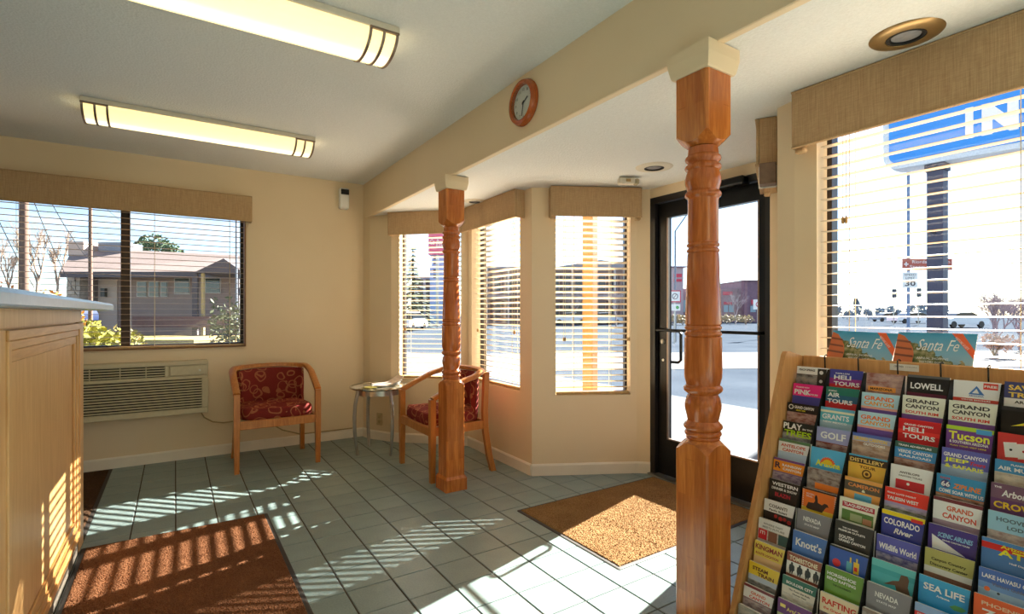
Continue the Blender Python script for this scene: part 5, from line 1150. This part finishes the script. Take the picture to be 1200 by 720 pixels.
# --- big blue sign, road signs and bushes in the right window
d = 10.2; t = outdoor('motel_sign', 'big blue motel sign with white letters on a dark pole', 'sign', 1098.5, d, GZ, 0)
p0 = at(1048, d * 1.045); base = at(1098.5, d)
SR = Vector((.134, -.991, 0))                       # the sign board runs this way (to the right in the picture)
ang = math.atan2(SR.y, SR.x)
bd = bpy.data.objects.new('sign_board', None); C.objects.link(bd)
zbot, ztop = 4.13 - GZ, 5.55 - GZ
m = MB(); rr = .28; x0, x1 = -.84, 6.2; P_ = []
for cx, cz, a0 in ((x1 - rr, ztop - rr, 0), (x0 + rr, ztop - rr, 90), (x0 + rr, zbot + rr, 180), (x1 - rr, zbot + rr, 270)):
    for k in range(7): a = R(a0 + 15 * k); P_.append((cx + rr * math.cos(a), cz + rr * math.sin(a)))
bpy.data.objects.remove(bd)
m.prism(P_, -.22, .22, 'Y'); cab = m.build('sign_cabinet', plain((206, 214, 222), .5), t, False, None, (0, 0, ang))
P2 = []; q = .10
for cx, cz, a0 in ((x1 - rr, ztop - rr, 0), (x0 + rr, ztop - rr, 90), (x0 + rr, zbot + rr, 180), (x1 - rr, zbot + rr, 270)):
    for k in range(7): a = R(a0 + 15 * k); P2.append((cx + (rr - q) * math.cos(a), cz + (rr - q) * math.sin(a)))
m = MB(); m.prism(P2, -.232, -.2205, 'Y'); m.build('blue_face', plain((40, 140, 226), .4, vary=.03), cab)
text(cab, 'I', .45, .565, zbot + .62, .58, M_white, -.236, LET); text(cab, 'N', .68, 1.17, zbot + .62, .58, M_white, -.236, LET, 0., .07)
m = MB(); m.box(-.13, .13, -.13, .13, 0, zbot + .3); m.build('sign_pole', plain((64, 66, 88), .6), t)
m = MB(); m.box(-.16, .16, -.16, .16, zbot - .14, zbot - .002); m.build('pole_collar', plain((58, 58, 78), .6), t)
for z in (2.9, 2.2): m = MB(); m.box(-.28, -.13, -.02, .02, z, z + .03); m.build('pole_bracket', M_black, t)

d = 24; t = outdoor('park_sign', 'brown state historic park sign with speed limit plate below', 'sign', 1064.5, d)
def sx(p): return wx(p - 1064.5, d)
def sz(y): return zz(y, d) - GZ
m = MB(); m.tube([(0, 0, 0), (0, 0, sz(196))], .065, 8); m.build('sign_post', plain((110, 130, 160), .4, .4), t, True)
m = MB(); m.bbox(sx(1055.5), sx(1114), -.1, -.07, sz(317), sz(303.5), .01); br = m.build('brown_plate', plain((176, 84, 66), .5, vary=.04), t)
text(t, 'Riordan Mansion', sx(1067), sx(1111), sz(307.2), wx(3.6, d), M_white, -.104, LET); text(t, 'State Historic', sx(1064), sx(1111), sz(313), wx(3.6, d), M_white, -.104, LET)
m = MB(); c0 = sx(1060); m.box(c0 - .1, c0 + .1, -.106, -.1005, sz(310) - .03, sz(310) + .03); m.box(c0 - .03, c0 + .03, -.106, -.1005, sz(310) - .1, sz(310) + .1); m.build('cross_mark', M_white, t)
m = MB(); m.bbox(sx(1056), sx(1073.5), -.1, -.07, sz(337.5), sz(319.5), .01); m.build('speed_plate', M_white, t)
dk = plain((70, 70, 78), .5)
text(t, 'SPEED', sx(1058), sx(1071.5), sz(322.4), wx(2.4, d), dk, -.104, LET); text(t, 'LIMIT', sx(1059.5), sx(1070), sz(326.2), wx(2.4, d), dk, -.104, LET); text(t, '30', sx(1058.5), sx(1071), sz(332.6), wx(6.2, d), dk, -.104, LET, 0, .03)
rnd = random.Random(3)
bare_tree('wide leafless bush at the right side of the right window', 1168, 17, 2.3, 51, .85, 6, 5, (150, 134, 140))
bare_tree('leafless bush at the right picture edge', 1195, 19, 2.4, 52, .85, 6, 5, (150, 134, 140))
bush('roadside_shrub', 'small dry agave-like shrub low in the right window', 1165, 16, .9, .75, ((170, 120, 110), (206, 170, 150)), 260, .07, 60, 5)
for k in range(12):
    dd = 105 + rnd.uniform(-8, 12); px_ = 968 + k * 12.5; hgt = rnd.uniform(2.0, 4.2)
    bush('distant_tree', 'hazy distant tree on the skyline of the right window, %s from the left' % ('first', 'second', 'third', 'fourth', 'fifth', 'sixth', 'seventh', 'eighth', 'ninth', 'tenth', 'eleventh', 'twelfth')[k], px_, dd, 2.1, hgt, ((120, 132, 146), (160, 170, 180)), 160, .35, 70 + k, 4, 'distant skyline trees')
for k, px_ in enumerate((1003, 1048, 1077)):
    t = outdoor('traffic_light', 'small dark traffic light on the skyline, %s of three' % ('leftmost', 'middle', 'rightmost')[k], 'traffic light', px_, 60, GZ, -YAW, 'far traffic lights')
    z1 = zz((355, 344, 343)[k], 60) - GZ; m = MB(); m.bbox(-.2, .2, -.15, .15, z1 - .5, z1 + .5, .03); m.build('signal_head', plain((60, 70, 84), .5), t)
    m = MB(); m.tube([(0, .1, 0), (0, .1, z1 + .5)], .06, 6); m.build('signal_pole', M_steel, t)
flush_text()
